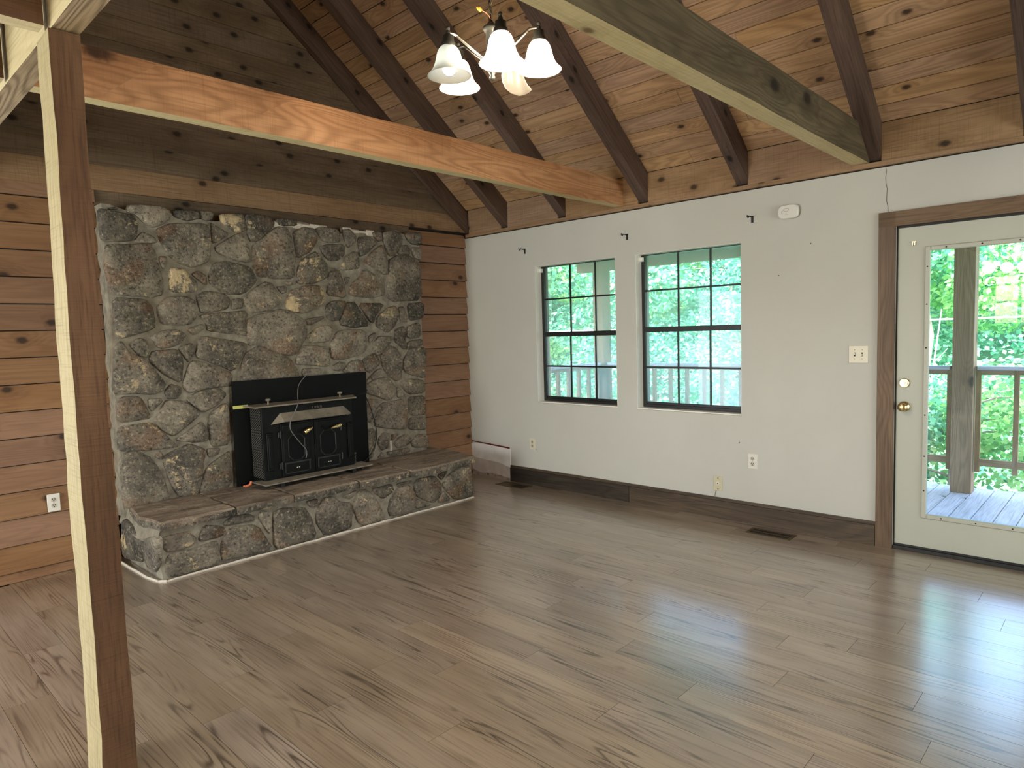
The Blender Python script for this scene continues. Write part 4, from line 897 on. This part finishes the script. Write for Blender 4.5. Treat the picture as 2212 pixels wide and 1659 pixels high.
# ------------------------------------------------------------------ chandelier
def frosted(name, col, trans, clear=0):
    t = NT(name); d = t.n('ShaderNodeBsdfDiffuse'); d.inputs[0].default_value = col; tl = t.n('ShaderNodeBsdfTranslucent'); tl.inputs[0].default_value = col
    m = t.n('ShaderNodeMixShader'); m.inputs[0].default_value = trans; t.t.links.new(d.outputs[0], m.inputs[1]); t.t.links.new(tl.outputs[0], m.inputs[2])
    g = t.n('ShaderNodeBsdfGlossy'); g.inputs[1].default_value = .25; m2 = t.n('ShaderNodeMixShader'); m2.inputs[0].default_value = .05
    t.t.links.new(m.outputs[0], m2.inputs[1]); t.t.links.new(g.outputs[0], m2.inputs[2]); tr = t.n('ShaderNodeBsdfTransparent'); tr.inputs[0].default_value = (1, .97, .92, 1); m3 = t.n('ShaderNodeMixShader'); m3.inputs[0].default_value = clear; t.t.links.new(m2.outputs[0], m3.inputs[1]); t.t.links.new(tr.outputs[0], m3.inputs[2]); t.t.links.new(m3.outputs[0], t.out.inputs[0]); return t.m
def glow(name, col, st):
    t = NT(name); e = t.n('ShaderNodeEmission'); e.inputs[0].default_value = col; e.inputs[1].default_value = st
    tr = t.n('ShaderNodeBsdfTransparent'); m = t.n('ShaderNodeMixShader'); m.inputs[0].default_value = .4; t.t.links.new(tr.outputs[0], m.inputs[1]); t.t.links.new(e.outputs[0], m.inputs[2]); t.t.links.new(m.outputs[0], t.out.inputs[0]); return t.m
M_SHADE = frosted('frosted_shade', rgb(240, 238, 228), .75); M_SHADEW = frosted('amber_frosted_shade', rgb(250, 242, 226), .78, .55)
M_SHADEC = frosted('white_frosted_shade', rgb(250, 250, 246), .78, .55)
M_BULBW = glow('warm_bulb', (1, .86, .66, 1), 7); M_BULBC = glow('cool_bulb', (.82, .92, 1, 1), 9)
cx, cyy = -2.795, -3.200
CH = thing('chandelier', (cx, cyy, 2.5), 'bronze five-arm chandelier with frosted bell shades, one broken, hanging on a chain', 'chandelier')
MB().lathe([(.0,-.020),(.010,-.017),(.012,-.008),(.008,.0),(.016,.014),(.032,.030),(.034,.044),(.026,.052),(.022,.060),(.021,.165),(.028,.170),(.034,.178),(.031,.186),(.020,.194),(.010,.206),(.006,.216),(.0,.218)], (cx,cyy,2.500), n=20).build('column', M_DARKMET, CH, None, True)
cb = MB(); z = 2.712; k = 0
ztop = 2.70 - .79*cx
while z < ztop - .03:
    pts = []
    for q in range(12):
        a = 2*PI*q/12; u_, w_ = .010*math.cos(a), .019*math.sin(a)
        pts.append((cx + (u_ if k % 2 else 0), cyy + (0 if k % 2 else u_), z + .016 + w_))
    cb.tube(pts + pts[:2], .0024, 5, cap=False); z += .031; k += 1
stuff(cb.build('chain', M_BRONZE, CH))
MB().tube(spline([(cx+.004,cyy+.003,2.715),(cx-.006,cyy+.004,3.1),(cx+.006,cyy-.003,3.9),(cx,cyy,ztop-.02)], 10), .003, 5).build('cord', M_CORD, CH)
MB().lathe([(.0,-.05),(.02,-.05),(.055,-.02),(.06,.03),(.0,.03)], (cx,cyy,ztop-.01), n=20).build('canopy', M_DARKMET, CH)
MB().tube(spline([(cx,cyy,2.715),(cx-.010,cyy+.006,2.735),(cx-.030,cyy+.024,2.752)], 5), .0018, 5).build('pigtail', M_ORANGE, CH)
MB().lathe([(.0,0),(.006,0),(.008,.012),(.004,.022),(.0,.023)], (cx-.028,cyy+.022,2.748), (-.6,.5,.55), 8).build('wire_nut', M_YEL, CH)
ud = Vector((-.716, -.698, 0)).normalized(); rd = Vector((.685, -.728, 0)).normalized()
PROF = [(.024,.108),(.030,.106),(.039,.096),(.046,.080),(.050,.062),(.0545,.044),(.062,.026),(.073,.010),(.084,.0)]
for i, (ang, zr, mat, bulb) in enumerate(((11, 2.476, M_SHADEC, 'c'), (83, 2.509, M_SHADEW, 'w'), (-61, 2.471, M_SHADE, 'off'), (-133, 2.502, M_SHADEW, 'w'), (155, 2.512, M_SHADEW, 'broken'))):
    a = math.radians(ang); d = ud*math.cos(a) + rd*math.sin(a); P = Vector((cx, cyy, 0)) + d*.190; top = zr + .108
    hub = Vector((cx, cyy, 2.556 + (zr-2.494)*.3))
    ar = MB().tube(spline([hub + d*.018, hub + d*.05 + Vector((0,0,.018)), P - d*.050 + Vector((0,0,top+.040)), P - d*.036 + Vector((0,0,top+.050)), P - d*.004 + Vector((0,0,top+.052))], 7), .0058, 8).build('arm', M_NICKEL, CH, None, True)
    so = MB().lathe([(.0,.075),(.006,.074),(.009,.068),(.007,.062),(.005,.058),(.009,.056),(.010,.050),(.010,.044),(.021,.040),(.022,.018),(.027,.014),(.029,-.002),(.026,-.010),(.0,-.010)], (P.x,P.y,top), n=18).build('socket', M_DARKMET, CH, None, True)
    if bulb == 'broken':
        # only a shard of this shade is left
        v = []; f = []; n = 14; zr -= .006; away = math.atan2(-(ud*.95 - rd*.3).y, -(ud*.95 - rd*.3).x)
        for j, (r, h) in enumerate(PROF):
            wl_ = (1.1, 1.15, 1.25, 1.35, 1.3, 1.1, .75, .35, -.1)[j]; wr_ = (1.1, 1.15, 1.2, 1.25, 1.3, 1.35, 1.4, 1.4, 1.35)[j]
            for q in range(n+1):
                aa = away + wl_ - (wl_+wr_)*q/n
                for rr in (r, r-.003): v.append((P.x + rr*math.cos(aa), P.y + rr*math.sin(aa), zr + h*1.05 - .004))
        W = (n+1)*2
        for j in range(len(PROF)-1):
            for q in range(n):
                p = j*W + q*2; s2 = p + W
                f += [(p,p+2,s2+2,s2), (p+1,s2+1,s2+3,p+3)]
            f += [(j*W, (j+1)*W, (j+1)*W+1, j*W+1), (j*W+2*n, j*W+2*n+1, (j+1)*W+2*n+1, (j+1)*W+2*n)]
        for q in range(n): f += [(q*2,q*2+1,q*2+3,q*2+2), (8*W+q*2,8*W+q*2+2,8*W+q*2+3,8*W+q*2+1)]
        sh = mesh('shade', v, f, mat, CH, None, True); sh['label'] = 'broken shade, only a curved shard left'; continue
    pr = [(r, h) for r, h in PROF] + [(.0855, -.002)] + [(r-.003, h) for r, h in PROF[::-1]]
    sh = MB().lathe(pr, (P.x,P.y,zr), n=32).build('shade', mat, CH, None, True)
    bm_ = M_BULBW if bulb == 'w' else M_BULBC
    zb = zr - (.016 if bulb == 'off' else 0)
    MB().lathe([(.0,.018),(.012,.019),(.022,.027),(.0265,.040),(.024,.056),(.016,.072),(.013,.090),(.013,.104)], (P.x,P.y,zb), n=16).build('bulb', bm_, CH, None, True)
    if bulb != 'off':
        lamp('bulb_light', 'POINT', (P.x,P.y,zr+.038), 62 if bulb == 'w' else 57, (1,.9,.78) if bulb == 'w' else (1,.94,.84), rad=.02)
# a bar of globe lamps over the kitchen counter, out of view to the left (it mirrors in the door glass)
KL = thing('globe_lamp_bar', (-5.05, -3.88, 2.12), 'bar of three white globe lamps hung under the loft, left of the view', 'lamp')
MB().box((-5.075,-4.10,2.13),(-5.025,-3.66,2.15)).tube([(-5.05,-3.88,2.15),(-5.05,-3.88,2.70)], .008, 8).build('bar', M_BRASS, KL)
for yy in (-3.72, -3.90, -4.06):
    MB().lathe([(.0,-.065),(.034,-.056),(.060,-.025),(.065,.0),(.060,.025),(.034,.056),(.02,.062)], (-5.05,yy,2.065), n=18).build('globe', glow('globe_glass', (1,.93,.84,1), 30), KL, None, True)
    lamp('globe_light', 'POINT', (-5.05,yy,2.065), 9, (1,.85,.66), rad=.05)

# ------------------------------------------------------------------ porch
PD = tag(bpy.data.objects.new('porch_deck', None), 'weathered grey porch deck of wide boards outside the glass door', 'deck'); link(PD, None, Matrix.Translation((1.2,-3,-.08)))
y = .10
while y > -7.2:
    piece('deck_board', (2.24, .134, .032), frame((1.275, y, -.066), (1,0,0), (0,1,0)), M_DECK, PD); y -= .141
for xx in (.25, 1.3, 2.3): box('deck_joist', (xx-.02, .15, -.28), (xx+.02, -7.2, -.083), M_PORCH, PD)
for y, l in ((-.135, 'porch post seen through the left window, at the porch corner'), (-3.985, 'big weathered porch post seen through the glass door'), (-6.6, 'farther porch post right of the glass door view')):
    w = .158; z1 = 2.245
    o = MB().box((-.0-z1/2, -w/2, -w/2), (z1/2, w/2, w/2), 0, .004).build('porch_post', M_PORCH, None, frame((2.19, y, z1/2-.05), (0,0,1), (0,1,0))); tag(o, l, 'post', 'porch posts')
o = piece('porch_header', (7.4, .20, .12), frame((2.19, -3.5, 2.30), (0,1,0), (0,0,1)), M_PORCH, None); tag(o, 'pale porch header beam carried by the porch posts', 'beam')
pc = struct(box('ceiling_porch', (.145, .3, 2.41), (2.75, -7.4, 2.45), M_PORCH))
def railing(a, b, n, label, x0=None):
    a, b = Vector(a), Vector(b); d = (b-a).normalized(); side = Vector((0,0,1)).cross(d); mid = (a+b)/2; L = (b-a).length
    t = thing('porch_railing', (mid.x, mid.y, -.05), label, 'railing', 'porch railings')
    piece('top_rail', (L, .10, .030), frame((mid.x,mid.y,1.045), d, side), M_DECK, t)
    piece('rail_board', (L, .030, .040), frame((mid.x,mid.y,1.008), d, side), M_PORCH, t)
    piece('bottom_rail', (L, .035, .060), frame((mid.x,mid.y,.225), d, side), M_PORCH, t)
    for k in range(n):
        p = a.lerp(b, (k+.02)/(n-1+.04)); piece('baluster', (.92, .038, .038), frame((p.x,p.y,.60) , (0,0,1), d), M_PORCH, t)
railing((2.19,-.236,0), (2.19,-3.884,0), 18, 'porch railing with thin balusters seen through the two windows')
railing((2.19,-4.086,0), (2.19,-6.50,0), 10, 'porch railing right of the big porch post in the door glass')
railing((.30,-.135,0), (2.09,-.135,0), 10, 'porch end railing running out to the corner post')
o = MB().tube([(4.6, -9+.9*k, 1.52 - .020*(1-((k-11)/11)**2)*3) for k in range(23)], .011, 6).build('utility_cable', M_DECK); tag(o, 'grey utility cable strung across the trees outside', 'cable')

# ------------------------------------------------------------------ wooded slope outside
def leafmat(name, c1, c2, c3):
    t = NT(name); g = t.n('ShaderNodeNewGeometry'); c = t.ramp(g.outputs['Random Per Island'], [(0, c1), (.5, c2), (1, c3)])
    d = t.n('ShaderNodeBsdfDiffuse'); t.set(d.inputs[0], c); tl = t.n('ShaderNodeBsdfTranslucent'); t.set(tl.inputs[0], t.mix(.3, c, rgb(150, 226, 170)))
    m = t.n('ShaderNodeMixShader'); m.inputs[0].default_value = .42; t.t.links.new(d.outputs[0], m.inputs[1]); t.t.links.new(tl.outputs[0], m.inputs[2]); t.t.links.new(m.outputs[0], t.out.inputs[0]); return t.m
M_LEAFA = leafmat('maple_leaves', rgb(34, 96, 76), rgb(100, 176, 140), rgb(164, 220, 182))
M_LEAFB = leafmat('fresh_leaves', rgb(70, 130, 70), rgb(140, 198, 120), rgb(196, 230, 160))
M_LEAFC = leafmat('blue_green_leaves', rgb(28, 88, 78), rgb(88, 166, 146), rgb(152, 214, 192))
M_BARK = plain('bark', rgb(128, 122, 112), .9, var=.3, scale=8)
M_EARTH = plain('hillside_cover', rgb(74, 128, 88), .95, var=.4, scale=1.2)
def leaves(name, blobs, n, size, mat, parent, sd):
    rs = np.random.RandomState(sd); B = np.array(blobs); w = B[:,3]*B[:,4]; idx = rs.choice(len(B), n, p=w/w.sum())
    d = rs.normal(size=(n,3)); d /= np.linalg.norm(d, axis=1)[:,None]; r = rs.uniform(.55,1.05,n)**.6
    c = B[idx,:3] + d*r[:,None]*np.stack([B[idx,3],B[idx,3],B[idx,4]],1)
    nr = d*.5 + np.array([-.25,-.1,.75]) + rs.normal(scale=.55,size=(n,3)); nr /= np.linalg.norm(nr,axis=1)[:,None]
    t = np.cross(nr, rs.normal(size=(n,3))); t /= np.linalg.norm(t,axis=1)[:,None]; b = np.cross(nr, t); s_ = size*rs.uniform(.6,1.35,n)[:,None]
    V = np.stack([c - t*s_*.55, c + b*s_*.42 + nr*s_*.08, c + t*s_*.6, c - b*s_*.42 + nr*s_*.08], 1).reshape(-1,3)
    me = bpy.data.meshes.new(name); me.vertices.add(4*n); me.vertices.foreach_set('co', V.astype('f').ravel()); me.loops.add(4*n); me.loops.foreach_set('vertex_index', np.arange(4*n, dtype='i'))
    me.polygons.add(n); me.polygons.foreach_set('loop_start', np.arange(0,4*n,4,dtype='i')); me.materials.append(mat); me.update(calc_edges=True); me.validate()
    return stuff(link(bpy.data.objects.new(name, me), parent))
def ground(x, y): 
    x = max(x, 2.6); return -1.5 + .215*(x-2.6) + .25*math.sin(x*.5+y*.35) + .03*(y-4)
gv = []; gf = []; GX, GY = 26, 24
for i in range(GX+1):
    for j in range(GY+1):
        xg = 2.6 + 27*i/GX; yg = -16 + 50*j/GY; gv.append((xg, yg, ground(xg, yg)))
for i in range(GX):
    for j in range(GY): p = i*(GY+1)+j; gf.append((p, p+GY+1, p+GY+2, p+1))
hs = struct(mesh('terrain', gv, gf, M_EARTH, None, None, True))
ru = random.Random(4); ub = []
for k in range(420):
    xu = 2.9 + 17*ru.random()**.8; yu = -6.5 + 22*ru.random()
    ub.append((xu, yu, ground(xu, yu)+.16, .55+.05*xu, .22+.02*xu))

leaves('undergrowth', ub, 42000, .12, M_LEAFA, None, 77)['label'] = 'leafy undergrowth covering the slope outside'
rt = random.Random(21)
def seen(x, y):
    k = (y + 5.14)/(x + 4.79); yw = -5.14 + k*4.9; yr = -5.14 + k*4.85
    if yw < -3.95: return 'seen through the door glass'
    if -3.0 < yw < -2.0: return 'seen through the right window'
    if -1.9 < yw < -.9: return 'seen through the left window'
    return 'hidden left of the door' if yw < -2.5 else 'hidden between the windows' if yw < -1.5 else 'past the corner'
def tree(x, y, h, r, n, size, mat, name, label, cat, group, lean=(0,0), bare=0):
    label = '%s%s, %s' % ({'maple_leaves': 'mint green ', 'fresh_leaves': 'yellow-green ', 'blue_green_leaves': 'blue-green '}[mat.name], label, seen(x, y))
    g0 = ground(x, y); t = thing(name, (x, y, g0), label, cat, group); sd = rt.randrange(9999); q = random.Random(sd)
    top = Vector((x+lean[0]*h, y+lean[1]*h, g0+h*.8)); base = Vector((x, y, g0-.1)); tr = MB(); rad = max(.02, h*.016)
    mid = base.lerp(top, .5) + Vector((q.uniform(-.05,.05)*h, q.uniform(-.05,.05)*h, 0))
    tr.tube([base, mid, top], [rad*1.3, rad, rad*.4], 7); tr.build('trunk', M_BARK, t)
    blobs = []
    for k in range(q.randint(6, 9)):
        f = q.uniform(.25 if cat == 'shrub' else .3, 1.0); p = base.lerp(top, f); ang = q.uniform(0, 2*PI); rr = r*q.uniform(.3,.9)
        e = p + Vector((math.cos(ang)*rr, math.sin(ang)*rr, q.uniform(.0,.25)*r)); br = MB().tube([p, p.lerp(e,.5)+Vector((0,0,.06*r)), e], [rad*.5, rad*.35, rad*.15], 5); br.build('branch', M_BARK, t)
        blobs.append((e.x, e.y, e.z, r*q.uniform(.38,.62), r*q.uniform(.28,.48)))
    leaves('foliage', blobs, int(n*1.7), size*.74, mat, t, sd)
G1, G2, G3 = 'shrubs just below the porch', 'trees on the near slope', 'trees on the far slope'
for i, (x, y, h, r, n, s_, m) in enumerate([(3.9,-3.6,2.2,1.0,2600,.085,M_LEAFB),(4.6,-2.6,2.0,1.1,2600,.09,M_LEAFA),(3.8,-1.2,1.9,1.0,2600,.08,M_LEAFC),(4.6,.5,2.1,1.2,2800,.085,M_LEAFA),(4.2,2.2,2.0,1.1,2600,.085,M_LEAFB),(5.4,4.2,2.2,1.3,2800,.09,M_LEAFC),(4.2,-5.2,2.0,1.0,2200,.085,M_LEAFA),(6.4,1.8,2.4,1.3,2800,.09,M_LEAFC)]):
    tree(x, y, h, r, n, s_, m, 'leafy_shrub', 'leafy shrub just below the porch', 'shrub', G1)
for i, (x, y, h, r, n, s_, m) in enumerate([(7.6,-2.4,4.6,1.7,5200,.12,M_LEAFA),(8.4,-.4,4.2,1.8,5200,.12,M_LEAFC),(7.8,2.4,4.8,1.8,5200,.12,M_LEAFA),(8.8,4.4,4.4,1.9,5200,.12,M_LEAFB),(7.4,6.6,4.6,1.8,4800,.12,M_LEAFC),(9.6,7.8,4.8,1.9,4800,.12,M_LEAFA),(10.2,1.2,5.0,2.0,5200,.13,M_LEAFC),(9.4,-4.2,4.2,1.8,4600,.12,M_LEAFB)]):
    tree(x, y, h, r, n, s_, m, 'maple_tree', 'broadleaf tree on the near slope', 'tree', G2, (rt.uniform(-.1,.1), rt.uniform(-.1,.1)))
for i, (x, y, h, r, n, s_, m) in enumerate([(14,-3.2,6.0,2.6,5200,.2,M_LEAFC),(15,.2,6.2,2.8,5200,.2,M_LEAFA),(14,4.0,6.4,2.8,5200,.2,M_LEAFC),(15.5,7.8,6.4,2.8,5200,.2,M_LEAFB),(14.2,11.5,6.2,2.8,5200,.2,M_LEAFA),(17,15,6.2,2.8,4200,.22,M_LEAFC),(20,-2,5.5,3.2,4200,.26,M_LEAFA),(20,4,5.5,3.2,4200,.26,M_LEAFC),(20.5,10,5.5,3.2,4200,.26,M_LEAFA),(21,17,5.5,3.2,4000,.26,M_LEAFC)]):
    tree(x, y, h, r, n, s_, m, 'far_tree', 'tall broadleaf tree far up the slope', 'tree', G3)
o = MB().tube([(7.0,-2.75,ground(7,-2.75)-.1),(7.05,-2.62,.9),(7.2,-2.42,2.0),(7.5,-2.1,3.2)], [.10,.09,.08,.06], 8).build('leaning_trunk', M_BARK, None, None, True); tag(o, 'bare grey leaning tree trunk left of the big porch post', 'trunk')
o = MB().tube([(5.2,-3.05,ground(5.2,-3.05)-.1),(5.2,-3.12,.6),(5.25,-3.22,1.6)], [.014,.011,.006], 7).tube([(5.2,-3.12,.7),(5.2,-2.98,.95),(5.2,-2.86,1.05)], [.007,.005,.003], 5).tube([(5.2,-3.14,.9),(5.2,-3.3,1.1)], [.006,.003], 5).build('dead_sapling', M_DECK, None, None, True); tag(o, 'thin pale dead sapling left of the big porch post', 'sapling')
